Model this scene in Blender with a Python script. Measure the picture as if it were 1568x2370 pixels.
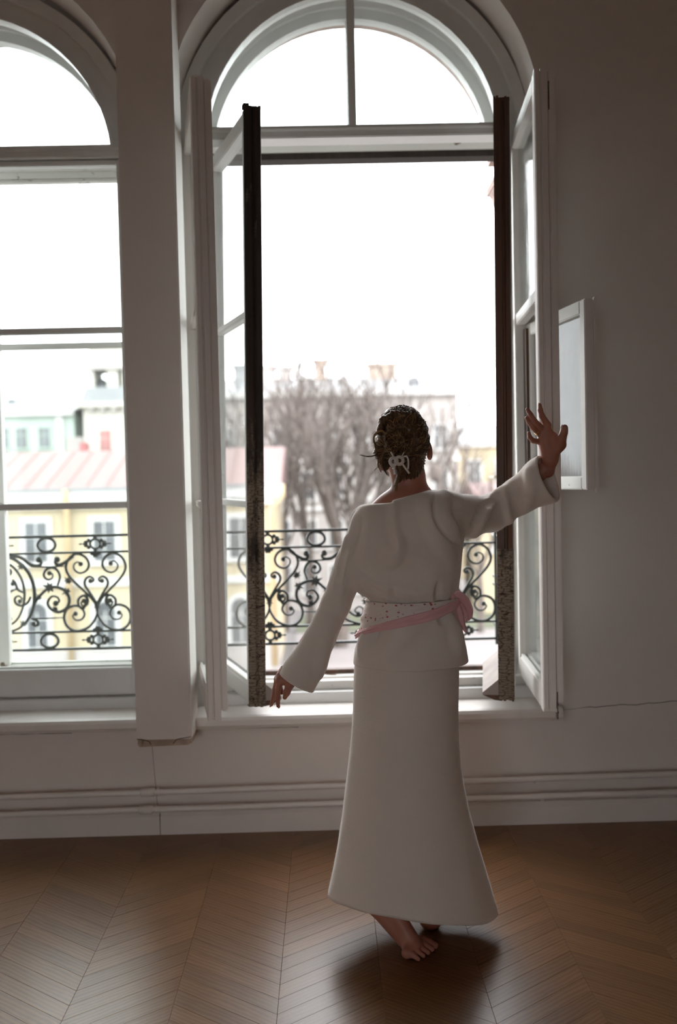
import bpy, bmesh, math, random
import numpy as np
from mathutils import Vector, Matrix, Quaternion

random.seed(7)
rng = np.random.default_rng(11)
scene = bpy.context.scene
COL = scene.collection
for o in list(bpy.data.objects):
    bpy.data.objects.remove(o)

# ------------------------------------------------------------------ camera
FPX, CXP, CYP = 2200.0, 784.0, 1185.0
YAW, PITCH, ROLL = 0.013, -0.036, 0.023
CAM = np.array([0.0, 0.0, 1.45])
_f = np.array([math.sin(YAW) * math.cos(PITCH), math.cos(YAW) * math.cos(PITCH), math.sin(PITCH)])
_r = np.cross(_f, [0, 0, 1]); _r /= np.linalg.norm(_r)
_u = np.cross(_r, _f)
RT = math.cos(ROLL) * _r - math.sin(ROLL) * _u
UP = math.sin(ROLL) * _r + math.cos(ROLL) * _u
FW = _f
cam_data = bpy.data.cameras.new('camera')
cam = bpy.data.objects.new('camera', cam_data)
COL.objects.link(cam)
M = Matrix(((RT[0], UP[0], -FW[0], CAM[0]), (RT[1], UP[1], -FW[1], CAM[1]), (RT[2], UP[2], -FW[2], CAM[2]), (0, 0, 0, 1)))
cam.matrix_world = M
cam_data.sensor_fit = 'VERTICAL'
cam_data.sensor_height = 36.0
cam_data.sensor_width = 23.8
cam_data.lens = FPX / 2370.0 * 36.0
cam_data.clip_end = 600
cam_data.dof.use_dof = True
cam_data.dof.focus_distance = 2.93
cam_data.dof.aperture_fstop = 1.8
scene.camera = cam


def at(px, py, Y):
    d = RT * (px - CXP) / FPX - UP * (py - CYP) / FPX + FW
    return CAM + d * (Y - CAM[1]) / d[1]


# ------------------------------------------------------------------ world, exposure
world = bpy.data.worlds.new('overcast_sky')
scene.world = world
world.use_nodes = True
wn = world.node_tree
for n in list(wn.nodes):
    wn.nodes.remove(n)
wo = wn.nodes.new('ShaderNodeOutputWorld')
wb = wn.nodes.new('ShaderNodeBackground')
wtc = wn.nodes.new('ShaderNodeTexCoord')
wns = wn.nodes.new('ShaderNodeTexNoise')
wns.inputs['Scale'].default_value = 2.2
wns.inputs['Detail'].default_value = 4
wrp = wn.nodes.new('ShaderNodeValToRGB')
wrp.color_ramp.elements[0].position = 0.35
wrp.color_ramp.elements[0].color = (0.90, 0.93, 0.98, 1)
wrp.color_ramp.elements[1].position = 0.65
wrp.color_ramp.elements[1].color = (1.0, 1.0, 1.0, 1)
wn.links.new(wtc.outputs['Generated'], wns.inputs['Vector'])
wn.links.new(wns.outputs['Fac'], wrp.inputs['Fac'])
wn.links.new(wrp.outputs['Color'], wb.inputs['Color'])
wb.inputs['Strength'].default_value = 6.0
wn.links.new(wb.outputs['Background'], wo.inputs['Surface'])
scene.view_settings.view_transform = 'Standard'
scene.view_settings.look = 'None'
scene.view_settings.gamma = 1.0
scene.view_settings.use_curve_mapping = False
scene.view_settings.exposure = 0.45
try:
    cy = scene.cycles
    cy.use_denoising = True
    cy.max_bounces = 9
    cy.diffuse_bounces = 6
    cy.glossy_bounces = 5
    cy.transparent_max_bounces = 24
    cy.transmission_bounces = 6
    cy.sample_clamp_indirect = 6.0
except Exception:
    pass

# ------------------------------------------------------------------ materials
MATS = {}


def _nodes(name):
    m = bpy.data.materials.new(name)
    m.use_nodes = True
    nt = m.node_tree
    b = nt.nodes['Principled BSDF']
    return m, nt, b


def _coords(nt, scale=(1, 1, 1), kind='Object'):
    tc = nt.nodes.new('ShaderNodeTexCoord')
    mp = nt.nodes.new('ShaderNodeMapping')
    mp.inputs['Scale'].default_value = scale
    nt.links.new(tc.outputs[kind], mp.inputs['Vector'])
    return mp.outputs['Vector']


def _noise(nt, vec, scale, detail=4, rough=0.55, dist=0.0):
    n = nt.nodes.new('ShaderNodeTexNoise')
    n.inputs['Scale'].default_value = scale
    n.inputs['Detail'].default_value = detail
    n.inputs['Roughness'].default_value = rough
    n.inputs['Distortion'].default_value = dist
    nt.links.new(vec, n.inputs['Vector'])
    return n.outputs['Fac']


def _ramp(nt, fac, stops):
    r = nt.nodes.new('ShaderNodeValToRGB')
    e = r.color_ramp.elements
    while len(e) < len(stops):
        e.new(0.5)
    for i, (p, c) in enumerate(stops):
        e[i].position = p
        e[i].color = (*c, 1) if len(c) == 3 else c
    nt.links.new(fac, r.inputs['Fac'])
    return r.outputs['Color']


def _mix(nt, fac, a, b, blend='MIX'):
    m = nt.nodes.new('ShaderNodeMix')
    m.data_type = 'RGBA'
    m.blend_type = blend
    for s, v in ((m.inputs[0], fac), (m.inputs[6], a), (m.inputs[7], b)):
        if isinstance(v, (int, float)):
            s.default_value = v
        elif isinstance(v, tuple):
            s.default_value = (*v, 1) if len(v) == 3 else v
        else:
            nt.links.new(v, s)
    return m.outputs[2]


def _bump(nt, b, h, strength=0.3, dist=0.01):
    bp = nt.nodes.new('ShaderNodeBump')
    bp.inputs['Strength'].default_value = strength
    bp.inputs['Distance'].default_value = dist
    nt.links.new(h, bp.inputs['Height'])
    nt.links.new(bp.outputs['Normal'], b.inputs['Normal'])


def mat_plain(name, col, rough=0.6, var=0.08, scale=6.0, metal=0.0, bump=0.0, bscale=60, spec=0.5, stretch=(1, 1, 1), sheen=0.0, alt=None):
    m, nt, b = _nodes(name)
    v = _coords(nt, stretch)
    f = _noise(nt, v, scale, 5)
    lo = tuple(max(0, c * (1 - var)) for c in col) if alt is None else alt
    hi = tuple(min(1, c * (1 + var)) for c in col)
    c = _ramp(nt, f, [(0.3, lo), (0.7, hi)])
    nt.links.new(c, b.inputs['Base Color'])
    b.inputs['Roughness'].default_value = rough
    b.inputs['Metallic'].default_value = metal
    b.inputs['Specular IOR Level'].default_value = spec
    if sheen:
        b.inputs['Sheen Weight'].default_value = sheen
        b.inputs['Sheen Roughness'].default_value = 0.5
    if bump:
        _bump(nt, b, _noise(nt, v, bscale, 3), bump, 0.01)
    MATS[name] = m
    return m


def mat_paint(name, col, chip=(0.10, 0.06, 0.035), amount=0.30, rough=0.5, scale=9.0, stretch=(1, 1, 0.35)):
    """old oil paint with flaked spots showing the bare wood"""
    m, nt, b = _nodes(name)
    v = _coords(nt, stretch)
    f = _noise(nt, v, scale, 8, 0.65)
    mask = _ramp(nt, f, [(amount - 0.015, (1, 1, 1)), (amount + 0.015, (0, 0, 0))])
    g = _noise(nt, v, 2.5, 4)
    base = _ramp(nt, g, [(0.3, tuple(c * 0.9 for c in col)), (0.7, col)])
    c = _mix(nt, mask, base, chip)
    nt.links.new(c, b.inputs['Base Color'])
    b.inputs['Roughness'].default_value = rough
    _bump(nt, b, f, 0.25, 0.004)
    MATS[name] = m
    return m


def mat_cracked(name, paint, wood, scale=38.0, thr=0.05, bias=0.42):
    """alligatored paint over dark rotten wood"""
    m, nt, b = _nodes(name)
    v = _coords(nt, (0.9, 0.9, 0.9))
    vo = nt.nodes.new('ShaderNodeTexVoronoi')
    vo.feature = 'DISTANCE_TO_EDGE'
    vo.inputs['Scale'].default_value = scale
    mp = nt.nodes.new('ShaderNodeMapping')
    mp.inputs['Scale'].default_value = (0.4, 0.4, 1.35)
    nt.links.new(v, mp.inputs['Vector'])
    nt.links.new(mp.outputs['Vector'], vo.inputs['Vector'])
    crack = _ramp(nt, vo.outputs['Distance'], [(thr * 0.4, (0, 0, 0)), (thr * 2.0, (1, 1, 1))])
    v2 = _coords(nt, (1, 1, 0.22))
    n0 = _noise(nt, v2, 7.0, 7, 0.65)
    sx = nt.nodes.new('ShaderNodeSeparateXYZ')
    nt.links.new(v, sx.inputs[0])
    hz = nt.nodes.new('ShaderNodeMapRange')            # paint colour on the lower part, giving way to wood colour above
    hz.inputs['From Min'].default_value = 0.9
    hz.inputs['From Max'].default_value = 1.7
    hz.inputs['To Min'].default_value = 0.0
    hz.inputs['To Max'].default_value = -0.22
    nt.links.new(sx.outputs['Z'], hz.inputs['Value'])
    ad = nt.nodes.new('ShaderNodeMath')
    nt.links.new(n0, ad.inputs[0])
    nt.links.new(hz.outputs[0], ad.inputs[1])
    n = ad.outputs[0]
    patch = _ramp(nt, n, [(bias, (0, 0, 0)), (bias + 0.08, (1, 1, 1))])
    both = _mix(nt, 1.0, crack, patch, 'MULTIPLY')
    n2 = _noise(nt, _coords(nt, (1, 1, 0.04)), 60, 4)
    woodc = _ramp(nt, n2, [(0.3, tuple(c * 0.35 for c in wood)), (0.7, wood)])
    c = _mix(nt, both, woodc, paint)
    nt.links.new(c, b.inputs['Base Color'])
    b.inputs['Roughness'].default_value = 0.75
    _bump(nt, b, both, 0.8, 0.003)
    MATS[name] = m
    return m


def mat_glass(name, rough_streak=0.0, tint=(0.97, 0.99, 0.985), dirt=0.0, ior=1.48):
    m = bpy.data.materials.new(name)
    m.use_nodes = True
    nt = m.node_tree
    for n in list(nt.nodes):
        nt.nodes.remove(n)
    out = nt.nodes.new('ShaderNodeOutputMaterial')
    tr = nt.nodes.new('ShaderNodeBsdfTransparent')
    tr.inputs['Color'].default_value = (*tint, 1)
    gl = nt.nodes.new('ShaderNodeBsdfGlossy')
    gl.inputs['Roughness'].default_value = 0.015
    fr = nt.nodes.new('ShaderNodeFresnel')
    gm = nt.nodes.new('ShaderNodeNewGeometry')
    ir = nt.nodes.new('ShaderNodeMapRange')          # same reflectance from both faces of the thin pane
    ir.inputs['To Min'].default_value = ior
    ir.inputs['To Max'].default_value = 1 / ior
    nt.links.new(gm.outputs['Backfacing'], ir.inputs['Value'])
    nt.links.new(ir.outputs[0], fr.inputs['IOR'])
    mx = nt.nodes.new('ShaderNodeMixShader')
    nt.links.new(fr.outputs['Fac'], mx.inputs[0])
    nt.links.new(tr.outputs[0], mx.inputs[1])
    nt.links.new(gl.outputs[0], mx.inputs[2])
    if rough_streak:
        v = _coords(nt, (9, 9, 0.7))
        f = _noise(nt, v, 5.0, 3)
        bp = nt.nodes.new('ShaderNodeBump')
        bp.inputs['Strength'].default_value = rough_streak
        bp.inputs['Distance'].default_value = 0.004
        nt.links.new(f, bp.inputs['Height'])
        nt.links.new(bp.outputs['Normal'], gl.inputs['Normal'])
    last = mx.outputs[0]
    if dirt:
        df = nt.nodes.new('ShaderNodeBsdfDiffuse')
        df.inputs['Color'].default_value = (0.75, 0.75, 0.74, 1)
        m2 = nt.nodes.new('ShaderNodeMixShader')
        f2 = _noise(nt, _coords(nt, (3, 3, 1)), 3.0, 6)
        mr = nt.nodes.new('ShaderNodeMapRange')
        mr.inputs['From Min'].default_value = 0.3
        mr.inputs['From Max'].default_value = 0.8
        mr.inputs['To Max'].default_value = dirt
        nt.links.new(f2, mr.inputs['Value'])
        nt.links.new(mr.outputs[0], m2.inputs[0])
        nt.links.new(last, m2.inputs[1])
        nt.links.new(df.outputs[0], m2.inputs[2])
        last = m2.outputs[0]
    nt.links.new(last, out.inputs['Surface'])
    MATS[name] = m
    return m


def mat_floor(name):
    m, nt, b = _nodes(name)
    oi = nt.nodes.new('ShaderNodeObjectInfo')
    tc = nt.nodes.new('ShaderNodeTexCoord')
    add = nt.nodes.new('ShaderNodeVectorMath')
    add.operation = 'ADD'
    sc = nt.nodes.new('ShaderNodeVectorMath')
    sc.operation = 'SCALE'
    sc.inputs[3].default_value = 1.0
    cmb = nt.nodes.new('ShaderNodeCombineXYZ')
    for i in range(3):
        mu = nt.nodes.new('ShaderNodeMath')
        mu.operation = 'MULTIPLY'
        mu.inputs[1].default_value = (17.3, 9.1, 5.7)[i]
        nt.links.new(oi.outputs['Random'], mu.inputs[0])
        nt.links.new(mu.outputs[0], cmb.inputs[i])
    nt.links.new(tc.outputs['UV'], add.inputs[0])
    nt.links.new(cmb.outputs[0], add.inputs[1])
    v = add.outputs[0]
    mp = nt.nodes.new('ShaderNodeMapping')
    mp.inputs['Scale'].default_value = (3.0, 22.0, 1)
    nt.links.new(v, mp.inputs['Vector'])
    g1 = _noise(nt, mp.outputs[0], 2.0, 7, 0.6, 1.2)
    mp2 = nt.nodes.new('ShaderNodeMapping')
    mp2.inputs['Scale'].default_value = (2.2, 7.0, 1)
    nt.links.new(v, mp2.inputs['Vector'])
    wv = nt.nodes.new('ShaderNodeTexWave')
    wv.wave_type = 'RINGS'
    wv.inputs['Scale'].default_value = 3.0
    wv.inputs['Distortion'].default_value = 5.0
    wv.inputs['Detail'].default_value = 3
    nt.links.new(mp2.outputs[0], wv.inputs['Vector'])
    mixg = _mix(nt, 0.38, g1, wv.outputs['Fac'])
    c1 = _ramp(nt, mixg, [(0.2, (0.125, 0.055, 0.019)), (0.55, (0.178, 0.084, 0.031)), (0.9, (0.215, 0.107, 0.042))])
    tone = _ramp(nt, oi.outputs['Random'], [(0.0, (0.84, 0.83, 0.82)), (1.0, (1.08, 1.06, 1.04))])
    c = _mix(nt, 1.0, c1, tone, 'MULTIPLY')
    nt.links.new(c, b.inputs['Base Color'])
    b.inputs['Roughness'].default_value = 0.31
    b.inputs['Specular IOR Level'].default_value = 0.5
    _bump(nt, b, mixg, 0.06, 0.0015)
    MATS[name] = m
    return m


def mat_sash(name):
    """white cloth strewn with little red flowers"""
    m, nt, b = _nodes(name)
    v = _coords(nt, (1, 1, 1), 'UV')
    vo = nt.nodes.new('ShaderNodeTexVoronoi')
    vo.inputs['Scale'].default_value = 1.0
    vo.inputs['Randomness'].default_value = 1.0
    nt.links.new(v, vo.inputs['Vector'])
    dots = _ramp(nt, vo.outputs['Distance'], [(0.17, (1, 1, 1)), (0.30, (0, 0, 0))])
    n = _noise(nt, v, 3.2, 4)
    nm = _ramp(nt, n, [(0.30, (0, 0, 0)), (0.42, (1, 1, 1))])
    mask = _mix(nt, 1.0, dots, nm, 'MULTIPLY')
    c = _mix(nt, mask, (0.78, 0.71, 0.66), (0.45, 0.075, 0.09))
    nt.links.new(c, b.inputs['Base Color'])
    b.inputs['Roughness'].default_value = 0.7
    MATS[name] = m
    return m


def mat_wool(name, col):
    m, nt, b = _nodes(name)
    v = _coords(nt)
    f = _noise(nt, v, 4.0, 5)
    c = _ramp(nt, f, [(0.3, tuple(x * 0.94 for x in col)), (0.7, col)])
    nt.links.new(c, b.inputs['Base Color'])
    b.inputs['Roughness'].default_value = 0.95
    b.inputs['Specular IOR Level'].default_value = 0.1
    b.inputs['Sheen Weight'].default_value = 0.55
    b.inputs['Sheen Roughness'].default_value = 0.35
    _bump(nt, b, _noise(nt, v, 420, 3), 0.25, 0.002)
    MATS[name] = m
    return m


def mat_skin(name, col):
    m, nt, b = _nodes(name)
    v = _coords(nt)
    f = _noise(nt, v, 30, 4)
    c = _ramp(nt, f, [(0.3, tuple(x * 0.88 for x in col)), (0.7, col)])
    nt.links.new(c, b.inputs['Base Color'])
    b.inputs['Roughness'].default_value = 0.45
    b.inputs['Subsurface Weight'].default_value = 0.12
    b.inputs['Subsurface Radius'].default_value = (0.012, 0.004, 0.002)
    MATS[name] = m
    return m


mat_plain('wall_paint', (0.71, 0.655, 0.62), 0.72, 0.04, 1.6, bump=0.06, bscale=14)
mat_plain('warm_wall_paint', (0.60, 0.485, 0.39), 0.8, 0.05, 1.5)
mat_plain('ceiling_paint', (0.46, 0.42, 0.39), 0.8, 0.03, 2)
mat_plain('trim_paint', (0.73, 0.685, 0.65), 0.42, 0.05, 3, bump=0.05, bscale=20)
mat_paint('frame_paint', (0.74, 0.735, 0.72), (0.16, 0.12, 0.09), 0.27, 0.42)
mat_paint('casement_paint', (0.735, 0.69, 0.66), (0.20, 0.14, 0.10), 0.255, 0.5)
mat_paint('peeling_paint', (0.72, 0.70, 0.66), (0.13, 0.085, 0.05), 0.37, 0.6, 13, (0.5, 1, 0.8))
mat_cracked('burnt_wood', (0.20, 0.155, 0.115), (0.030, 0.017, 0.010), 85, 0.035, 0.40)
mat_plain('brown_wood', (0.085, 0.038, 0.020), 0.55, 0.5, 14, bump=0.4, bscale=40, stretch=(1, 1, 0.06), alt=(0.022, 0.010, 0.006))
mat_plain('dark_gap', (0.03, 0.024, 0.02), 0.8, 0.2)
mat_plain('raw_plaster', (0.42, 0.33, 0.26), 0.9, 0.2, 20)
mat_plain('brick_red', (0.36, 0.27, 0.24), 0.85, 0.25, 12, bump=0.3)
mat_plain('facade_stucco', (0.4, 0.36, 0.3), 0.9, 0.08, 3)
mat_plain('iron', (0.012, 0.017, 0.014), 0.42, 0.3, 30, spec=0.5)
mat_plain('steel_hinge', (0.16, 0.14, 0.125), 0.45, 0.4, 60, metal=0.5)
mat_glass('window_glass', 0.05, dirt=0.03)
mat_glass('wavy_glass', 0.16, dirt=0.05)
mat_glass('vent_glass', 0.12, (0.85, 0.86, 0.86), 0.14, 1.16)
mat_plain('shade_toned_board', (0.30, 0.26, 0.24), 0.8, 0.2, 9)  # drip board paint darkened, shade on its top put into the colour
mat_floor('parquet')
mat_plain('floor_gap', (0.10, 0.055, 0.03), 0.7, 0.2)
mat_wool('cream_wool', (0.80, 0.725, 0.66))
mat_skin('skin', (0.46, 0.195, 0.135))
mat_plain('nail', (0.62, 0.36, 0.30), 0.25, 0.05)
mat_plain('hair', (0.105, 0.052, 0.025), 0.40, 0.5, 60, spec=0.5, stretch=(3, 3, 0.6))
mat_plain('hair_gold', (0.42, 0.26, 0.115), 0.42, 0.4, 30, spec=0.6)
mat_plain('clip_white', (0.78, 0.72, 0.67), 0.3, 0.03)
mat_plain('gold', (0.75, 0.52, 0.22), 0.25, 0.05, metal=1.0)
mat_sash('floral_cloth')
mat_plain('pink_cloth', (0.80, 0.47, 0.485), 0.65, 0.10, 9, sheen=0.2)
mat_plain('eye_white', (0.8, 0.78, 0.75), 0.2, 0.02)
# town
mat_plain('ochre_wall', (0.37, 0.315, 0.215), 0.9, 0.05, 0.3)
mat_plain('white_stucco', (0.43, 0.425, 0.41), 0.9, 0.05, 0.4)
mat_plain('red_roof', (0.135, 0.078, 0.072), 0.7, 0.18, 0.5, alt=(0.15, 0.105, 0.10), stretch=(1.2, 0.15, 0.15))
mat_plain('green_wall', (0.315, 0.365, 0.325), 0.9, 0.05, 0.3)
mat_plain('cream_wall', (0.42, 0.4, 0.355), 0.9, 0.04, 0.3)
mat_plain('pale_wall', (0.31, 0.285, 0.27), 0.9, 0.06, 0.3)
mat_plain('zinc_roof', (0.2, 0.205, 0.21), 0.5, 0.06, 0.4)
mat_plain('dark_pane', (0.075, 0.08, 0.085), 0.15, 0.3, 0.8)
mat_plain('chimney_brick', (0.31, 0.25, 0.205), 0.9, 0.15, 2)
mat_plain('maroon', (0.28, 0.10, 0.10), 0.8, 0.2, 1)
mat_plain('bark', (0.1, 0.082, 0.072), 0.9, 0.25, 3)
mat_plain('grass', (0.085, 0.092, 0.058), 0.95, 0.2, 0.3)
mat_plain('asphalt', (0.13, 0.12, 0.118), 0.9, 0.08, 0.2)
mat_plain('paving', (0.165, 0.148, 0.145), 0.9, 0.08, 0.3)
mat_plain('drain_metal', (0.4, 0.3, 0.17), 0.6, 0.1, 1)


# ------------------------------------------------------------------ mesh helpers
def link(o, parent=None):
    COL.objects.link(o)
    if parent is not None:
        o.parent = parent
    return o


def mobj(name, verts, faces, m, parent=None, smooth=False, mats=None, fmat=None, uv=None):
    me = bpy.data.meshes.new(name)
    me.from_pydata([tuple(map(float, v)) for v in verts], [], [tuple(map(int, f)) for f in faces])
    for mm in (mats or [m]):
        me.materials.append(MATS[mm])
    if fmat is not None:
        me.polygons.foreach_set('material_index', list(fmat))
    if smooth:
        me.polygons.foreach_set('use_smooth', [True] * len(me.polygons))
    me.update()
    o = bpy.data.objects.new(name, me)
    return link(o, parent)


def npobj(name, V, Q, m, parent=None, smooth=True):
    """fast path: numpy verts + quads"""
    me = bpy.data.meshes.new(name)
    nv, nq = len(V), len(Q)
    me.vertices.add(nv)
    me.vertices.foreach_set('co', np.ascontiguousarray(V, dtype=np.float32).ravel())
    me.loops.add(nq * 4)
    me.loops.foreach_set('vertex_index', np.ascontiguousarray(Q, dtype=np.int32).ravel())
    me.polygons.add(nq)
    me.polygons.foreach_set('loop_start', np.arange(0, nq * 4, 4, dtype=np.int32))
    me.polygons.foreach_set('use_smooth', np.ones(nq, dtype=bool) if smooth else np.zeros(nq, dtype=bool))
    me.update(calc_edges=True)
    me.validate()
    me.materials.append(MATS[m])
    o = bpy.data.objects.new(name, me)
    return link(o, parent)


class MB:
    """collects shapes; build() links them as ONE mesh object"""

    def __init__(self):
        self.v, self.f = [], []

    def add(self, vs, fs):
        n = len(self.v)
        self.v += [tuple(map(float, p)) for p in vs]
        self.f += [tuple(i + n for i in f) for f in fs]
        return self

    def box(self, x0, x1, y0, y1, z0, z1, bev=0.0):
        if bev <= 0:
            vs = [(x, y, z) for z in (z0, z1) for y in (y0, y1) for x in (x0, x1)]
            return self.add(vs, [(0, 2, 3, 1), (4, 5, 7, 6), (0, 1, 5, 4), (2, 6, 7, 3), (0, 4, 6, 2), (1, 3, 7, 5)])
        bm = bmesh.new()
        bmesh.ops.create_cube(bm, size=1)
        for v in bm.verts:
            v.co = ((x0 + x1) / 2 + v.co.x * (x1 - x0), (y0 + y1) / 2 + v.co.y * (y1 - y0), (z0 + z1) / 2 + v.co.z * (z1 - z0))
        b = min(bev, 0.45 * min(abs(x1 - x0), abs(y1 - y0), abs(z1 - z0)))
        bmesh.ops.bevel(bm, geom=bm.edges[:], offset=b, segments=2, affect='EDGES')
        bm.verts.index_update()
        self.add([v.co[:] for v in bm.verts], [[v.index for v in f.verts] for f in bm.faces])
        bm.free()
        return self

    def prism(self, poly, axis, a0, a1):
        """extrude a 2D polygon; axis 'z': poly in (x,y); 'x': poly in (y,z); 'y': poly in (x,z)"""
        n = len(poly)
        def p3(p, a):
            return {'z': (p[0], p[1], a), 'x': (a, p[0], p[1]), 'y': (p[0], a, p[1])}[axis]
        vs = [p3(p, a0) for p in poly] + [p3(p, a1) for p in poly]
        fs = [tuple(range(n - 1, -1, -1)), tuple(range(n, 2 * n))]
        fs += [(i, (i + 1) % n, n + (i + 1) % n, n + i) for i in range(n)]
        return self.add(vs, fs)

    def tube(self, pts, r, sides=6, cap=True, flat=None):
        P = [Vector(p) for p in pts]
        n = len(P)
        R = r if hasattr(r, '__len__') else [r] * n
        rings = []
        prev = None
        for i in range(n):
            t = (P[min(i + 1, n - 1)] - P[max(i - 1, 0)])
            if t.length < 1e-9:
                t = Vector((0, 0, 1))
            t.normalize()
            if prev is None:
                up = Vector((0, 0, 1)) if abs(t.z) < 0.9 else Vector((0, 1, 0))
                nx = t.cross(up).normalized()
            else:
                nx = (prev - t * prev.dot(t))
                if nx.length < 1e-6:
                    nx = t.orthogonal()
                nx.normalize()
            prev = nx
            ny = t.cross(nx)
            rings.append([P[i] + (nx * math.cos(a) + ny * math.sin(a)) * R[i] for a in [2 * math.pi * k / sides for k in range(sides)]])
        vs = [p for rg in rings for p in rg]
        fs = []
        for i in range(n - 1):
            for k in range(sides):
                a, b = i * sides + k, i * sides + (k + 1) % sides
                fs.append((a, b, b + sides, a + sides))
        if cap:
            fs.append(tuple(range(sides - 1, -1, -1)))
            fs.append(tuple((n - 1) * sides + k for k in range(sides)))
        return self.add(vs, fs)

    def ball(self, c, r, seg=8, rings=5, sc=(1, 1, 1)):
        vs, fs = [], []
        for i in range(1, rings):
            a = math.pi * i / rings
            for k in range(seg):
                b = 2 * math.pi * k / seg
                vs.append((c[0] + r * sc[0] * math.sin(a) * math.cos(b), c[1] + r * sc[1] * math.sin(a) * math.sin(b), c[2] + r * sc[2] * math.cos(a)))
        top, bot = len(vs), len(vs) + 1
        vs += [(c[0], c[1], c[2] + r * sc[2]), (c[0], c[1], c[2] - r * sc[2])]
        for i in range(rings - 2):
            for k in range(seg):
                a, b = i * seg + k, i * seg + (k + 1) % seg
                fs.append((a, a + seg, b + seg, b))
        for k in range(seg):
            fs.append((top, k, (k + 1) % seg))
            q = (rings - 2) * seg
            fs.append((bot, q + (k + 1) % seg, q + k))
        return self.add(vs, fs)

    def build(self, name, m, parent=None, smooth=False, **kw):
        return mobj(name, self.v, self.f, m, parent, smooth, **kw)


def tag(o, label=None, cat=None, group=None, kind=None):
    if label: o['label'] = label
    if cat: o['category'] = cat
    if group: o['group'] = group
    if kind: o['kind'] = kind
    return o


def empty(name, loc=(0, 0, 0), rz=0.0):
    o = bpy.data.objects.new(name, None)
    o.empty_display_size = 0.1
    o.location = tuple(map(float, loc))
    o.rotation_euler = (0, 0, rz)
    return link(o)


def catmull(pts, per=6):
    P = [np.array(p, float) for p in pts]
    P = [2 * P[0] - P[1]] + P + [2 * P[-1] - P[-2]]
    out = []
    for i in range(1, len(P) - 2):
        for t in np.linspace(0, 1, per, endpoint=False):
            a, b, c, d = P[i - 1], P[i], P[i + 1], P[i + 2]
            out.append(0.5 * ((2 * b) + (c - a) * t + (2 * a - 5 * b + 4 * c - d) * t * t + (3 * b - a - 3 * c + d) * t ** 3))
    out.append(P[-2])
    return out


def arch_loop(xc, half, zc, z0, n=28, drop=0.0):
    """closed polygon (x,z) of an arched opening, from bottom left clockwise"""
    pts = [(xc - half, z0)]
    for i in range(n + 1):
        a = math.pi - math.pi * i / n
        pts.append((xc + half * math.cos(a), zc + half * math.sin(a)))
    pts.append((xc + half, z0))
    return pts


def plate_with_holes(name, outer, holes, y0, y1, m, parent=None, hole_depth=None):
    bm = bmesh.new()
    loops = [outer] + holes
    edges = []
    rings = []
    for lp in loops:
        vs = [bm.verts.new((x, y0, z)) for x, z in lp]
        rings.append(vs)
        edges += [bm.edges.new((vs[i], vs[(i + 1) % len(vs)])) for i in range(len(vs))]
    bmesh.ops.triangle_fill(bm, edges=edges, use_beauty=True, normal=(0, -1, 0))
    bm.faces.ensure_lookup_table()
    front = list(bm.faces)
    # drop faces that lie inside a hole
    def inside(pt, lp):
        x, z = pt
        c = False
        for i in range(len(lp)):
            x1, z1 = lp[i]; x2, z2 = lp[i - 1]
            if (z1 > z) != (z2 > z) and x < (x2 - x1) * (z - z1) / (z2 - z1) + x1:
                c = not c
        return c
    kill = [f for f in front if any(inside((f.calc_center_median().x, f.calc_center_median().z), h) for h in holes)]
    if kill:
        bmesh.ops.delete(bm, geom=kill, context='FACES_ONLY')
    front = list(bm.faces)
    back = {}
    for vs in rings:
        for v in vs:
            back[v] = bm.verts.new((v.co.x, y1, v.co.z))
    for f in front:
        bm.faces.new([back[v] for v in reversed(f.verts)])
    for vs in rings:
        n = len(vs)
        for i in range(n):
            a, b = vs[i], vs[(i + 1) % n]
            bm.faces.new((a, back[a], back[b], b))
    bmesh.ops.recalc_face_normals(bm, faces=bm.faces[:])
    me = bpy.data.meshes.new(name)
    bm.to_mesh(me)
    bm.free()
    me.materials.append(MATS[m])
    o = bpy.data.objects.new(name, me)
    return link(o, parent)


def arch_band(mb, xc, zc, z0, half_a, ya, half_b, yb, n=28):
    """surface strip from an arched loop (half_a at ya) to another (half_b at yb), open at the bottom"""
    A = arch_loop(xc, half_a, zc, z0, n)
    B = arch_loop(xc, half_b, zc, z0, n)
    vs = [(x, ya, z) for x, z in A] + [(x, yb, z) for x, z in B]
    k = len(A)
    mb.add(vs, [(i, i + 1, k + i + 1, k + i) for i in range(k - 1)])


def arch_ring(mb, xc, zc, z0, r_out, r_in, y0, y1, n=28, jambs=True, a0=0.0, a1=math.pi):
    """solid arched ring with straight jambs down to z0"""
    def loop(r):
        pts = [(xc - r, z0)] if jambs else []
        for i in range(n + 1):
            a = a1 - (a1 - a0) * i / n
            pts.append((xc + r * math.cos(a), zc + r * math.sin(a)))
        if jambs:
            pts.append((xc + r, z0))
        return pts
    A, B = loop(r_out), loop(r_in)
    k = len(A)
    vs = [(x, y0, z) for x, z in A] + [(x, y0, z) for x, z in B] + [(x, y1, z) for x, z in A] + [(x, y1, z) for x, z in B]
    fs = []
    for i in range(k - 1):
        fs += [(i, k + i, k + i + 1, i + 1), (2 * k + i, 2 * k + i + 1, 3 * k + i + 1, 3 * k + i),
               (i, i + 1, 2 * k + i + 1, 2 * k + i), (k + i, 3 * k + i, 3 * k + i + 1, k + i + 1)]
    fs += [(0, 2 * k, 3 * k, k), (k - 1, 2 * k - 1, 4 * k - 1, 3 * k - 1)]
    mb.add(vs, fs)

# ================================================================== the room
XC = [0.150, -1.485, -3.130]          # window axes (main, left, next one out of frame)
DZ = [0.0, -0.063, -0.063]             # the left windows sit a little lower
WY = 3.90                             # face of the window wall
ZA = 2.90                             # springing of the plaster arch
ZF = 2.86                             # springing of the frames
ZS = 0.490                            # top of the sill
X0, X1, YB, ZT = -4.6, 3.3, -4.2, 4.15

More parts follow.
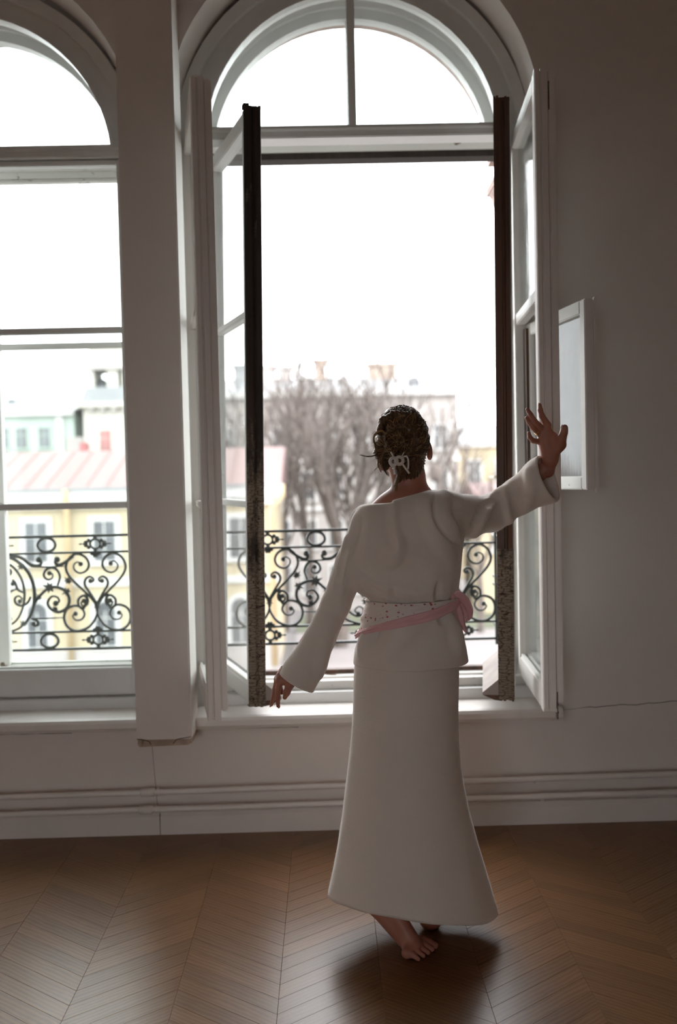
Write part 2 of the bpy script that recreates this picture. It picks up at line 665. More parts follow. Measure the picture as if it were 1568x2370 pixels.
outer = [(X0, 0.0), (X0, ZT), (X1, ZT), (X1, 0.0)]
wall_front = plate_with_holes('wall_front', outer, [arch_loop(x, 0.757, ZA + dz, ZS - 0.05) for x, dz in zip(XC, DZ)], WY, 4.16, 'wall_paint')
tag(wall_front, kind='structure')
plate_with_holes('masonry', outer, [arch_loop(x, 0.72, ZF + dz, ZS - 0.05) for x, dz in zip(XC, DZ)], 4.16, 4.36, 'wall_paint', wall_front)
plate_with_holes('facade_layer', [(X0 - 4, -9.0), (X0 - 4, 7.5), (X1 + 6, 7.5), (X1 + 6, -9.0)],
                 [arch_loop(x, 0.745, ZF + 0.01 + dz, ZS + 0.03) for x, dz in zip(XC, DZ)], 4.36, 4.60, 'facade_stucco', wall_front)
for k, x in enumerate(XC):
    mb = MB()
    arch_band(mb, x, ZA + DZ[k], ZS - 0.05, 0.757, WY + 0.001, 0.735, 4.05, 32)
    mb.build('reveal', 'wall_paint', wall_front, smooth=True)
    mb = MB()
    arch_ring(mb, x, ZF + 0.07 + DZ[k], 2.9, 0.76, 0.668, 4.48, 4.63, 32, jambs=False)
    mb.build('brick_edge', 'brick_red', wall_front)
    mb = MB()
    arch_band(mb, x, ZF + DZ[k], ZS, 0.712, 4.141, 0.690, 4.245, 32)
    mb.build('lining', 'trim_paint', wall_front, smooth=True)

tag(MB().box(X0 - 0.2, X0, YB, 4.6, 0, ZT).build('wall_left', 'warm_wall_paint'), kind='structure')
tag(MB().box(X1, X1 + 0.2, YB, 4.6, 0, ZT).build('wall_right', 'warm_wall_paint'), kind='structure')
FILL_DOOR_X = [-1.62]                           # unseen door opening behind the camera, added to let in fill light
tag(plate_with_holes('wall_back', outer, [[(x - 0.68, 0.12), (x - 0.68, 2.15), (x + 0.68, 2.15), (x + 0.68, 0.12)] for x in FILL_DOOR_X], YB - 0.3, YB, 'warm_wall_paint'), kind='structure')
for i, x in enumerate(FILL_DOOR_X):
    w_ = MB()
    for a in (-0.66, 0.0, 0.66):
        w_.box(x + a - 0.035, x + a + 0.035, YB - 0.2, YB - 0.14, 0.12, 2.15)
    for z in (0.155, 0.8, 2.115):
        w_.box(x - 0.68, x + 0.68, YB - 0.2, YB - 0.14, z - 0.035, z + 0.035)
    tag(w_.build('window_%d' % (4 + i), 'frame_paint'), kind='structure')  # frame bars of the added fill-light opening
tag(MB().box(X0 - 0.2, X1 + 0.2, YB - 0.2, 4.6, ZT, ZT + 0.2).build('ceiling', 'ceiling_paint'), kind='structure')

# ---- chevron parquet
floor = tag(MB().box(X0 - 0.2, X1 + 0.2, YB - 0.2, 4.6, -0.22, -0.014).build('floor', 'floor_gap'), kind='structure')
CW, PW, SL = 0.2915, 0.0757, 0.75


def plank_mesh(sgn):
    g = 0.00025
    xa, xb = g, CW - g
    ya0, yb0 = sgn * SL * xa, sgn * SL * xb
    b = 0.0006
    vs = [(xa, ya0 + g, -0.012), (xb, yb0 + g, -0.012), (xb, yb0 + PW - g, -0.012), (xa, ya0 + PW - g, -0.012),
          (xa + b, ya0 + g + b, 0), (xb - b, yb0 + g + b, 0), (xb - b, yb0 + PW - g - b, 0), (xa + b, ya0 + PW - g - b, 0),
          (xa, ya0 + g, -0.0007), (xb, yb0 + g, -0.0007), (xb, yb0 + PW - g, -0.0007), (xa, ya0 + PW - g, -0.0007)]
    fs = [(4, 5, 6, 7), (8, 9, 5, 4), (9, 10, 6, 5), (10, 11, 7, 6), (11, 8, 4, 7), (0, 1, 9, 8), (1, 2, 10, 9), (2, 3, 11, 10), (3, 0, 8, 11)]
    me = bpy.data.meshes.new('plank')
    me.from_pydata(vs, [], fs)
    uvl = me.uv_layers.new(name='UVMap')
    ang = math.atan(sgn * SL)
    for lp in me.loops:
        x, y, z = me.vertices[lp.vertex_index].co
        uvl.data[lp.index].uv = (x * math.cos(ang) + y * math.sin(ang), -x * math.sin(ang) + y * math.cos(ang))
    me.materials.append(MATS['parquet'])
    return me


pm = {1: plank_mesh(1), -1: plank_mesh(-1)}
rv, rf, ruv = [], [], []
for k in range(-13, 15):
    xk = 0.1270 + CW * k
    if xk < X0 - 0.3 or xk > X1:
        continue
    sgn = -1 if k % 2 == 0 else 1
    j0 = int((YB - 0.3) / PW) - 1
    for j in range(j0, int(4.15 / PW) + 2):
        # the zigzag rows join at column edges
        yk = j * PW + (SL * CW if sgn < 0 else 0.0) + 0.031
        ymid = yk + sgn * SL * CW / 2
        if ymid > 3.99 or ymid < YB:
            continue
        shown = 2.33 < ymid < 3.93 and abs((xk + CW / 2) - 0.06) < 0.45 * (ymid - 0.0) + 0.12 and xk + CW / 2 > -1.55
        if shown:
            p = bpy.data.objects.new('plank', pm[sgn])
            link(p, floor)
            p.location = (xk, yk, 0)
        else:
            n = len(rv)
            me = pm[sgn]
            ox, oy = random.uniform(0, 9), random.uniform(0, 9)
            rv += [(v.co.x + xk, v.co.y + yk, v.co.z) for v in me.vertices]
            rf += [tuple(n + i for i in q.vertices) for q in me.polygons[:5]]
            ang = math.atan(sgn * SL)
            for q in list(me.polygons)[:5]:
                for i in q.vertices:
                    x, y, z = me.vertices[i].co
                    ruv.append((x * math.cos(ang) + y * math.sin(ang) + ox, -x * math.sin(ang) + y * math.cos(ang) + oy))
rest = mobj('plank_field', rv, rf, 'parquet', floor)
u = rest.data.uv_layers.new(name='UVMap')
for i, c in enumerate(ruv):
    u.data[i].uv = c
tag(rest, kind='stuff')

# ---- skirting, pilaster
bb = MB()
bb.prism([(WY + 0.01, 0.0), (WY - 0.032, 0.0), (WY - 0.032, 0.075), (WY - 0.02, 0.092), (WY + 0.01, 0.095)], 'x', X0, X1)
tag(bb.build('baseboard_front', 'wall_paint'), kind='structure')
seam = MB().box(-0.7135, -0.7115, WY - 0.0335, WY - 0.03, 0.0, 0.09)
seam.build('joint', 'dark_gap', bpy.data.objects['baseboard_front'])

PX0, PX1, PY = -0.772, -0.552, 3.735
pil = MB()
pil.box(PX0, PX1, PY, WY + 0.02, 0.430, ZT, 0.006)
trim_1 = tag(pil.build('trim_1', 'wall_paint'), kind='structure')
pb = MB()
pb.prism([(PX0 + 0.004, 0.414), (PX0 + 0.012, 0.400), (PX1 - 0.02, 0.404), (PX1 - 0.003, 0.411), (PX1 - 0.004, 0.432), (PX0 + 0.003, 0.432)], 'y', PY + 0.012, WY + 0.02)
pb.build('broken_plaster', 'raw_plaster', trim_1)
for pts in ([(PX0 + 0.002, 0.436), (PX0 + 0.03, 0.432), (PX0 + 0.05, 0.424), (PX0 + 0.058, 0.412)],
            [(PX1 - 0.004, 0.440), (PX1 - 0.04, 0.434), (PX1 - 0.06, 0.430), (PX1 - 0.075, 0.414)]):
    MB().tube([(x, PY - 0.0005, z) for x, z in catmull([np.array(p) for p in pts], 4)], 0.0013, 4).build('crack', 'dark_gap', trim_1)
MB().ball((PX0 + 0.014, PY + 0.006, 0.419), 0.016, 7, 5, (0.7, 0.5, 1.1)).build('plaster_chip', 'raw_plaster', trim_1)

# plaster cracks on the wall to the right and the wall seam under the pilaster
cr = [(0.86 + 0.035 * i + random.uniform(-.01, .01), WY - 0.0005, 0.463 + 0.0016 * i + random.uniform(-0.004, 0.004)) for i in range(20)]
MB().tube(cr, [0.0014 if 5 < i < 18 else 0.0006 for i in range(20)], 4).build('crack', 'dark_gap', wall_front)
cr = [(-0.745 + 0.002 * i, WY - 0.0003, 0.41 - 0.033 * i) for i in range(10)]
MB().tube(cr, 0.0007, 4).build('crack', 'dark_gap', wall_front)
cr = [(-0.535 + 0.05 * i, WY - 0.0005, 0.428 + random.uniform(-.0015, .0015) - 0.0006 * i) for i in range(9)]
MB().tube(cr, 0.0011, 4).build('crack', 'dark_gap', wall_front)
cr = [(-1.42 + 0.05 * i, WY - 0.0005, 0.425 + random.uniform(-.0015, .0015)) for i in range(8)]
MB().tube(cr, 0.0014, 4).build('crack', 'dark_gap', wall_front)

# ---- heating pipes along the wall
for nm, zl, zr, lab in (('heating_pipe', 0.181, 0.201, 'upper of two painted heating pipes running along the wall'),
                        ('heating_pipe', 0.110, 0.126, 'lower of two painted heating pipes just above the skirting')):
    root = empty(nm, (0, WY - 0.055, 0))
    tag(root, lab, 'pipe', 'heating pipes under the windows')
    n = 24
    xs = np.linspace(X0 + 0.02, X1 - 0.02, n)
    MB().tube([(x, random.uniform(-.0015, .0015), zl + (zr - zl) * (x + 1.35) / 2.65 + random.uniform(-.001, .001)) for x in xs], 0.0125, 12).build('pipe_run', 'trim_paint', root, True)
    for xj in ((-0.755,) if zl > 0.15 else (-0.765,)):
        zj = zl + (zr - zl) * (xj + 1.35) / 2.65
        MB().tube([(xj - 0.028, 0, zj), (xj - 0.026, 0, zj), (xj + 0.026, 0, zj), (xj + 0.028, 0, zj)], [0.012, 0.0175, 0.0175, 0.012], 12).build('coupling', 'trim_paint', root, True)
        MB().tube([(xj + 0.012 + 0.028, 0, zj), (xj + 0.047, 0, zj)], 0.0165, 6).build('lock_nut', 'trim_paint', root)
    for xb in (-1.9, 0.86, 2.4) if zl < 0.15 else (-1.9, 0.84, 2.4):
        zj = zl + (zr - zl) * (xb + 1.35) / 2.65
        MB().box(xb - 0.008, xb + 0.008, 0.0, 0.054, zj - 0.02, zj - 0.010).build('bracket', 'trim_paint', root)

# ================================================================== windows
IY0, IY1 = 4.035, 4.135               # inner frame
OY0, OY1 = 4.245, 4.335               # outer frame
CZ0, CZ1 = 0.585, 2.872               # casement height
MUNT = (1.357, 2.100)                 # glazing bars


def fan_pane(xc, y, r, z0, parent, m, zf):
    a_ = math.asin((z0 - zf) / r)
    pts = [(xc + r * math.cos(a), zf + r * math.sin(a)) for a in np.linspace(a_, math.pi - a_, 30)]
    MB().prism(pts, 'y', y, y + 0.004).build('pane', m, parent)


def make_window(k, num, open_):
    xc, dz = XC[k], DZ[k]
    zf = ZF + dz
    fr = MB()
    arch_ring(fr, xc, zf, ZS - 0.01, 0.745, 0.697, IY0, IY1, 32)
    root = tag(fr.build('window_%d' % num, 'frame_paint'), kind='structure')
    m = MB()
    arch_ring(m, xc, zf, 2.93 + dz, 0.700, 0.628, IY0 + 0.028, IY1 - 0.01, 32, jambs=False, a0=0.1, a1=math.pi - 0.1)
    m.build('fan_frame', 'frame_paint', root)
    m = MB()
    arch_ring(m, xc, zf, 2.93 + dz, 0.634, 0.619, IY0 + 0.016, IY1 - 0.02, 32, jambs=False, a0=0.1, a1=math.pi - 0.1)
    m.build('fan_bead', 'frame_paint', root)
    m = MB()
    arch_ring(m, xc, zf, 0.50, 0.722, 0.655, OY0, OY1, 32)
    m.build('outer_frame', 'frame_paint', root)
    m = MB()
    arch_ring(m, xc, zf, 2.93 + dz, 0.660, 0.612, OY0 + 0.02, OY1 - 0.01, 32, jambs=False, a0=0.1, a1=math.pi - 0.1)
    m.build('outer_fan_frame', 'frame_paint', root)
    # transoms
    m = MB().box(xc - 0.70, xc + 0.70, IY0, IY1, 2.876 + dz, 2.928 + dz, 0.004)
    m.box(xc - 0.70, xc + 0.70, IY0 - 0.012, IY0 + 0.01, 2.905 + dz, 2.920 + dz, 0.004)
    m.build('transom', 'frame_paint', root)
    MB().box(xc - 0.66, xc + 0.66, OY0, OY1, 2.888 + dz, 2.926 + dz).build('outer_transom', 'peeling_paint', root)
    MB().box(xc - 0.66, xc + 0.66, OY0 + 0.012, OY1, 2.860 + dz, 2.889 + dz).build('outer_transom_rebate', 'burnt_wood' if open_ else 'peeling_paint', root)
    # upright bar of the fanlight
    MB().box(xc - 0.017, xc + 0.017, IY0 + 0.03, IY1 - 0.015, 2.92 + dz, zf + 0.63, 0.005).build('fan_bar', 'frame_paint', root)
    MB().box(xc - 0.016, xc + 0.016, OY0 + 0.03, OY1 - 0.015, 2.92 + dz, zf + 0.61, 0.004).build('outer_fan_bar', 'frame_paint', root)
    fan_pane(xc, 4.085, 0.630, 2.925 + dz, root, 'window_glass', zf)
    fan_pane(xc, 4.290, 0.614, 2.925 + dz, root, 'window_glass', zf)
    # bottom rails
    m = MB().box(xc - 0.70, xc + 0.70, IY0, IY1, ZS - 0.01, 0.535, 0.004)
    m.build('bottom_rail', 'frame_paint', root)
    MB().box(xc - 0.70, xc + 0.70, IY0 + 0.05, IY1, 0.535, 0.572, 0.004).build('rebate', 'peeling_paint', root)
    MB().box(xc - 0.66, xc + 0.66, OY0 - 0.01, OY1, ZS, 0.560, 0.004).build('outer_bottom_rail', 'peeling_paint', root)
    MB().box(xc - 0.66, xc + 0.66, OY0 + 0.05, OY1, 0.560, 0.579).build('outer_rebate', 'brown_wood', root)
    MB().box(xc - 0.68, xc + 0.68, IY1, OY0, ZS - 0.03, 0.525).build('bed', 'frame_paint', root)
    MB().prism([(4.335, 0.53), (4.76, 0.47), (4.76, 0.44), (4.335, 0.44)], 'x', xc - 0.68, xc + 0.68).build('outer_ledge', 'zinc_roof', root)
    # sill
    s = MB()
    xr = (xc + 0.80, PX0 + 0.01, xc + 0.79)[k]
    xl = PX1 - 0.01 if k == 0 else xc - 0.80
    prof = [(4.06, ZS), (3.862, ZS), (3.848, ZS - 0.005), (3.841, ZS - 0.017), (3.841, ZS - 0.038), (3.850, ZS - 0.052), (3.868, ZS - 0.057), (4.06, ZS - 0.057)]
    s.prism(prof, 'x', xl, xr)
    s.build('window_sill', 'trim_paint', root)
    return root


make_window(0, 1, True)
make_window(1, 2, False)
make_window(2, 3, False)


def casement(name, hinge, w, rz, z0, z1, th, label, group, paint, edge=None, edge_y=None, munt=MUNT, hole=None, glass='window_glass',
             astragal=0.0, drip=0, bot=0.085, st=0.055, hinge_pts=True, plates=(), top=0.062):
    """local x runs from the hinge to the free edge; local z is height"""
    root = empty(name, (hinge[0], hinge[1], 0), rz)
    tag(root, label, 'casement', group)
    h = th / 2
    MB().box(0.0, st, -h, h, z0, z1, 0.004).build('hinge_stile', paint, root)
    # free stile with a run of mouldings on its edge
    prof = [(w - st, -h), (w - 0.006, -h), (w, -h + 0.004), (w, -h * 0.25), (w - 0.005, -h * 0.18), (w - 0.005, -h * 0.02), (w, h * 0.06),
            (w, h - 0.004), (w - 0.006, h), (w - st, h)]
    m = MB()
    m.prism(prof, 'z', z0, z1 + 0.004)
    for i in range(7):                 # worn ends
        yy = -h + th * (i + 0.1) / 7
        m.box(w - 0.03, w - 0.001, yy, yy + th / 9, z0 - random.uniform(0, 0.006), z0 + 0.01)
        m.box(w - 0.03, w - 0.001, yy, yy + th / 9, z1, z1 + random.uniform(0.004, 0.012))
    m.build('free_stile', paint, root)
    if edge:
        e0, e1 = edge_y
        pr = [(w - 0.001, e0), (w + 0.006, e0), (w + 0.010, e0 + 0.010), (w + 0.010, e0 + 0.028), (w + 0.003, e0 + 0.032), (w + 0.003, e0 + 0.037),
              (w + 0.011, e0 + 0.042), (w + 0.013, (e0 + e1) / 2 + 0.012), (w + 0.008, e1 - 0.004), (w - 0.001, e1)]
        m = MB()
        m.prism(pr, 'z', z0 - 0.004, z1 + 0.010)
        for i in range(6):
            yy = e0 + (e1 - e0) * i / 6
            m.box(w - 0.02, w + 0.007, yy, yy + (e1 - e0) / 7, z1, z1 + random.uniform(0.010, 0.020))
            m.box(w - 0.02, w + 0.007, yy, yy + (e1 - e0) / 7, z0 - random.uniform(0.0, 0.01), z0)
        m.build('edge_strip', edge, root)
    if astragal:
        MB().box(w - 0.022, w - 0.002, h, h + astragal, z0 + 0.03, z1 - 0.002, 0.004).build('astragal', paint, root)
    MB().box(st, w - st, -h, h, z1 - top, z1, 0.004).build('top_rail', paint, root)
    m = MB().box(st, w - st, -h, h, z0, z0 + bot, 0.004)
    m.build('bottom_rail', paint, root)
    MB().box(st, w - st, -h + 0.006, -h + 0.018, z0 + bot, z0 + bot + 0.010).build('putty', 'peeling_paint', root)
    zs = [z0 + bot] + list(munt) + [z1 - top]
    for i, zm in enumerate(munt):
        hh = 0.013 if hole is None else 0.024
        MB().box(st, w - st, -h * 0.8, h * 0.8, zm - hh, zm + hh, 0.004).build('glazing_bar', paint, root)
    for i in range(len(zs) - 1):
        if hole == i:
            continue
        MB().box(st - 0.004, w - st + 0.004, -0.002, 0.002, zs[i] - 0.004, zs[i + 1] + 0.004).build('pane', glass, root)
    if hinge_pts:
        for zh in (z0 + 0.22, z1 - 0.25):
            MB().tube([(-0.006, 0.0, zh), (-0.006, 0.0, zh + 0.11)], 0.007, 8).build('hinge', 'steel_hinge', root, True)
    if drip:
        s = drip
        m = MB()
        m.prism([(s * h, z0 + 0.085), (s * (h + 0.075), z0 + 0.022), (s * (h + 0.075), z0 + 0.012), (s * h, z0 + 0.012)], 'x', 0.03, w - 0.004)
        m.build('drip_board', 'shade_toned_board', root)
        MB().prism([(s * h, z0 + 0.012), (s * (h + 0.073), z0 + 0.012), (s * (h + 0.03), z0 - 0.006), (s * h, z0 - 0.010)], 'x', 0.03, w - 0.002).build('drip_underside', 'brown_wood', root)
    for zp, sd in plates:
        m = MB().box(w - 0.030, w - 0.005, sd * h - 0.001 if sd > 0 else -h - 0.004, sd * h + 0.004 if sd > 0 else -h + 0.001, zp, zp + 0.10)
        for q in (0.022, 0.05, 0.078):
            m.ball((w - 0.018, sd * (h + 0.004), zp + q), 0.005, 6, 4)
        m.build('latch_plate', 'steel_hinge', root)
    return root


D = math.radians
casement('window_casement', (XC[0] - 0.695, 4.085), 0.685, -D(79.5), CZ0, CZ1, 0.050,
         'white inner casement swung open beside the pilaster, thick pale edge towards the room', 'inner casements of the open window', 'casement_paint', astragal=0.024, plates=())
casement('window_casement', (XC[0] + 0.695, 4.085), 0.675, math.pi + D(86.0), CZ0, CZ1, 0.050,
         'white inner casement swung open against the plain wall, little vent sash ajar in it', 'inner casements of the open window', 'casement_paint',
         astragal=0.026, hole=1, glass='wavy_glass', plates=((0.555, 1), (2.74, 1)))
casement('window_casement', (XC[0] - 0.648, 4.285), 0.632, -D(70.5), 0.575, 2.868, 0.052,
         'outer casement with charred cracked dark edge at left of the opening', 'outer casements of the open window', 'frame_paint', 'burnt_wood', (-0.034, 0.036), glass='wavy_glass', drip=1, bot=0.075, st=0.05)
casement('window_casement', (XC[0] + 0.648, 4.285), 0.632, math.pi + D(80.5), 0.575, 2.868, 0.052,
         'outer casement with bare brown wooden edge at right of the opening', 'outer casements of the open window', 'frame_paint', 'brown_wood', (-0.040, 0.022), glass='window_glass', drip=-1, bot=0.075, st=0.05)
# cracked grey paint remains on the lower half of the brown edge
rr = bpy.data.objects['window_casement.003']
MB().prism([(0.645, -0.040), (0.6485, -0.028), (0.6485, -0.008), (0.647, 0.0), (0.6485, 0.008), (0.644, 0.022), (0.63, 0.022), (0.63, -0.040)], 'z', 0.575, 1.16).build('flaked_paint', 'burnt_wood', rr)

# the old outer leaves hang out of true
for nm_, lean_, dx_ in (('window_casement.002', 0.017, -0.010), ('window_casement.003', 0.008, -0.004)):
    o_ = bpy.data.objects[nm_]
    loc_, rz_ = o_.location.copy(), o_.rotation_euler.z
    o_.matrix_world = Matrix.Translation(loc_ + Vector((dx_, 0, 0))) @ Matrix.Rotation(lean_, 4, 'Y') @ Matrix.Rotation(rz_, 4, 'Z')

# little vent sash hanging open from the right inner casement
cr_root = bpy.data.objects['window_casement.001']
ha = math.pi + D(86.0)
hx, hy = XC[0] + 0.695 + math.cos(ha) * 0.055 + 0.038, 4.085 + math.sin(ha) * 0.055
sw, sz0, sz1 = 0.585, 1.385, 2.078
vs = empty('vent_sash', (hx, hy, 0), math.atan2(-0.565, 0.088))
tag(vs, 'small white vent sash hanging open beside the raised hand', 'vent sash')
MB().box(0, 0.045, -0.018, 0.018, sz0, sz1, 0.004).build('stile', 'casement_paint', vs)
MB().box(sw - 0.045, sw, -0.018, 0.018, sz0, sz1, 0.004).build('stile', 'casement_paint', vs)
MB().box(sw - 0.012, sw + 0.002, 0.018, 0.030, sz0 - 0.01, sz1 + 0.006, 0.003).build('lip', 'casement_paint', vs)
MB().box(0.045, sw - 0.045, -0.018, 0.018, sz1 - 0.05, sz1, 0.004).build('rail', 'peeling_paint', vs)
MB().box(0.045, sw - 0.045, -0.018, 0.018, sz0, sz0 + 0.05, 0.004).build('rail', 'peeling_paint', vs)
MB().box(0.04, sw - 0.04, -0.002, 0.002, sz0 + 0.045, sz1 - 0.045).build('pane', 'vent_glass', vs)
MB().box(0.0, 0.03, -0.030, -0.018, sz0 + 0.02, sz1 - 0.02).build('rebate', 'brown_wood', vs)

# closed casements of the left window
for k in (1,):
    for side in (1, -1):
        li = ('closed white inner casement at the left picture edge' if side < 0 else 'inner casement leaf at the extreme left picture edge, only its meeting stile showing')
        lo = ('weathered outer casement behind the closed inner one' if side < 0 else 'outer casement leaf at the extreme left picture edge, a sliver behind the inner one')
        casement('window_casement', (XC[k] - side * 0.690, 4.085), 0.688, 0 if side > 0 else math.pi, CZ0 - 0.042, CZ1 + DZ[k], 0.046, li, 'closed inner casements', 'frame_paint', bot=0.115, top=0.020)
        casement('window_casement', (XC[k] - side * 0.648, 4.285), 0.646, 0 if side > 0 else math.pi, 0.570, 2.862 + DZ[k], 0.046, lo, 'closed outer casements', 'peeling_paint', munt=(1.350, 2.065), bot=0.07, st=0.045, top=0.014)

# ================================================================== balcony railings
RY = 4.665
RZ0, KM = 0.640, 1.0 / 1209.0


def cr2(x, y):
    """drawing units of the pattern -> metres (u from the heart axis, v from the bottom rail)"""
    xl = x - 0.056 * (y - 284)
    return (541 - xl) * KM, (886.5 - (y + 0.035 * (x - 558))) * KM


SC = {
    'upper_scroll': [(556, 628), (520, 582), (470, 535), (402, 470), (372, 415), (385, 360), (430, 327), (482, 343), (507, 385), (492, 425), (455, 440), (424, 422), (418, 392), (440, 374), (458, 386)],
    'lower_scroll': [(566, 636), (556, 700), (515, 760), (442, 785), (387, 757), (367, 702), (384, 655), (430, 634), (470, 648), (488, 684), (470, 716), (436, 719), (418, 696), (434, 682)],
    'small_scroll': [(474, 656), (452, 632), (450, 597), (478, 574), (504, 594), (502, 626), (480, 637), (466, 616), (481, 605)],
    'heart_half': [(569, 634), (525, 568), (487, 512), (489, 477), (513, 461), (536, 474), (532, 491), (518, 487)],
    'bud_scroll': [(325, 515), (337, 462), (318, 422), (285, 409), (252, 425), (242, 456), (262, 480), (290, 473), (293, 448), (275, 443)],
    'foliage_scroll': [(185, 632), (222, 578), (275, 530), (330, 527), (378, 553), (396, 602), (380, 650), (335, 673), (290, 656), (268, 620), (290, 582), (325, 585), (336, 610), (316, 622)],
    'upper_hook': [(30, 345), (105, 352), (165, 394), (212, 398), (227, 377), (211, 364)],
    'hook': [(415, 340), (352, 386), (322, 392), (306, 374), (318, 361)],
    'upper_bar': [(168, 405), (265, 405), (368, 401)],
    'lower_bar': [(170, 713), (265, 711), (366, 706)],
    'lower_hook': [(178, 713), (212, 728), (214, 750), (196, 758), (188, 744)],
    'big_bow': [(-22, 350), (50, 357), (112, 396), (160, 455), (187, 540), (186, 640), (156, 716), (106, 770), (40, 796), (8, 800)],
    'inner_bow': [(22, 426), (44, 425), (46, 450), (15, 463), (-8, 440), (-4, 410), (30, 394), (70, 418), (112, 482), (131, 570), (119, 660), (86, 725), (45, 752), (12, 740), (6, 711), (31, 695), (57, 716), (38, 738)],
    'curl': [(168, 583), (150, 620), (115, 637), (82, 625), (74, 595), (95, 580), (116, 596), (104, 612)],
    'tendril': [(131, 562), (92, 542), (76, 505), (60, 486), (60, 508)],
    'sprig': [(2, 640), (18, 590), (52, 552), (92, 536)],
    'tie': [(476, 650), (486, 642), (500, 578)],
}
LEAF = [(275, 528, 34, 0.4), (378, 552, 26, -0.5), (385, 486, 24, 0.8), (106, 404, 24, -0.9), (128, 744, 22, 0.6), (312, 655, 20, 0.0), (216, 585, 20, 0.9), (560, 640, 22, 1.6), (505, 572, 18, 0.4), (615, 455, 0, 0)]
THICK = {'big_bow': 0.0062, 'foliage_scroll': 0.0058, 'upper_hook': 0.0062, 'hook': 0.0062, 'lower_bar': 0.003, 'upper_bar': 0.003, 'heart_half': 0.0047}


def scroll_obj(key, ox, mir, root):
    pts = [cr2(x, y) for x, y in SC[key]]
    P = catmull([np.array(p) for p in pts], 5)
    m = MB()
    r = 1.22 * THICK.get(key, 0.0048)
    n = len(P)
    rad = [r * (0.75 + 0.5 * math.sin(math.pi * min(1, i / n + 0.15))) for i in range(n)]
    m.tube([(ox + mir * p[0], 0, RZ0 + p[1]) for p in P], rad, 6)
    if key not in ('upper_bar', 'lower_bar', 'big_bow', 'sprig', 'tie'):
        e = P[-1]
        m.ball((ox + mir * e[0], 0, RZ0 + e[1]), r * 2.1, 7, 5, (1, 0.7, 1))
    if key == 'inner_bow':
        e = P[0]
        m.ball((ox + mir * e[0], 0, RZ0 + e[1]), r * 2.1, 7, 5, (1, 0.7, 1))
    m.build('scroll' if 'scroll' in key else key, 'iron', root, True)


def leaf_obj(u, v, s, a, ox, mir, root):
    if s <= 0:
        return
    n = 7
    poly = []
    for i in range(2 * n):
        rr_ = 1.22 * s * KM * (1.0 if i % 2 == 0 else 0.52) * (1.15 if i in (0, n) else 0.9)
        t = a + math.pi * i / n
        poly.append((ox + mir * (u + rr_ * math.cos(t)), RZ0 + v + rr_ * math.sin(t)))
    m = MB()
    c = (sum(p[0] for p in poly) / len(poly), sum(p[1] for p in poly) / len(poly))
    vs_ = [(p[0], 0.0, p[1]) for p in poly] + [(c[0], -0.008, c[1]), (c[0], 0.006, c[1])]
    k = len(poly)
    fs_ = [(i, (i + 1) % k, k) for i in range(k)] + [((i + 1) % k, i, k + 1) for i in range(k)]
    m.add(vs_, fs_)
    m.build('leaf', 'iron', root)


def rosette(ox, v, down, root):
    m = MB()
    c = (ox, 0, RZ0 + v)
    m.tube([(c[0] + 0.024 * math.cos(a), 0, c[2] + 0.024 * math.sin(a)) for a in np.linspace(0, 2 * math.pi, 17)], 0.0062, 6, False)
    for i in range(6):
        a = math.pi / 6 + math.pi * i / 3
        m.ball((c[0] + 0.036 * math.cos(a), 0, c[2] + 0.033 * math.sin(a)), 0.0105, 6, 4, (1, 0.6, 1))
    for s in (-1, 1):
        m.ball((c[0] + s * 0.046, 0, c[2]), 0.014, 7, 5, (0.9, 0.5, 1.25))
        m.tube([(c[0] + s * 0.05, 0, c[2]), (c[0] + s * 0.066, 0, c[2]), (c[0] + s * 0.070, 0, c[2]), (c[0] + s * 0.082, 0, c[2])], [0.004, 0.003, 0.006, 0.001], 6)
    m.build('rosette', 'iron', root, True)
    m = MB()
    for q in range(4):
        m.ball((c[0] + (q - 1.5) * 0.012, 0, c[2] + down * (0.046 + 0.010 * (1.5 - abs(q - 1.5)))), 0.0095, 6, 4, (1, 0.6, 1.3))
    m.build('bud', 'iron', root, True)


def ring_oval(ox, v, root):
    MB().tube([(ox + 0.043 * math.cos(a), 0, RZ0 + v + 0.0335 * math.sin(a)) for a in np.linspace(0, 2 * math.pi, 29)], 0.0074, 6, False).build('oval_ring', 'iron', root, True)
    for s in (1, -1):
        MB().ball((ox, 0, RZ0 + v + s * 0.0385), 0.012, 7, 4, (2.2, 0.6, 0.45)).build('collar', 'iron', root, True)


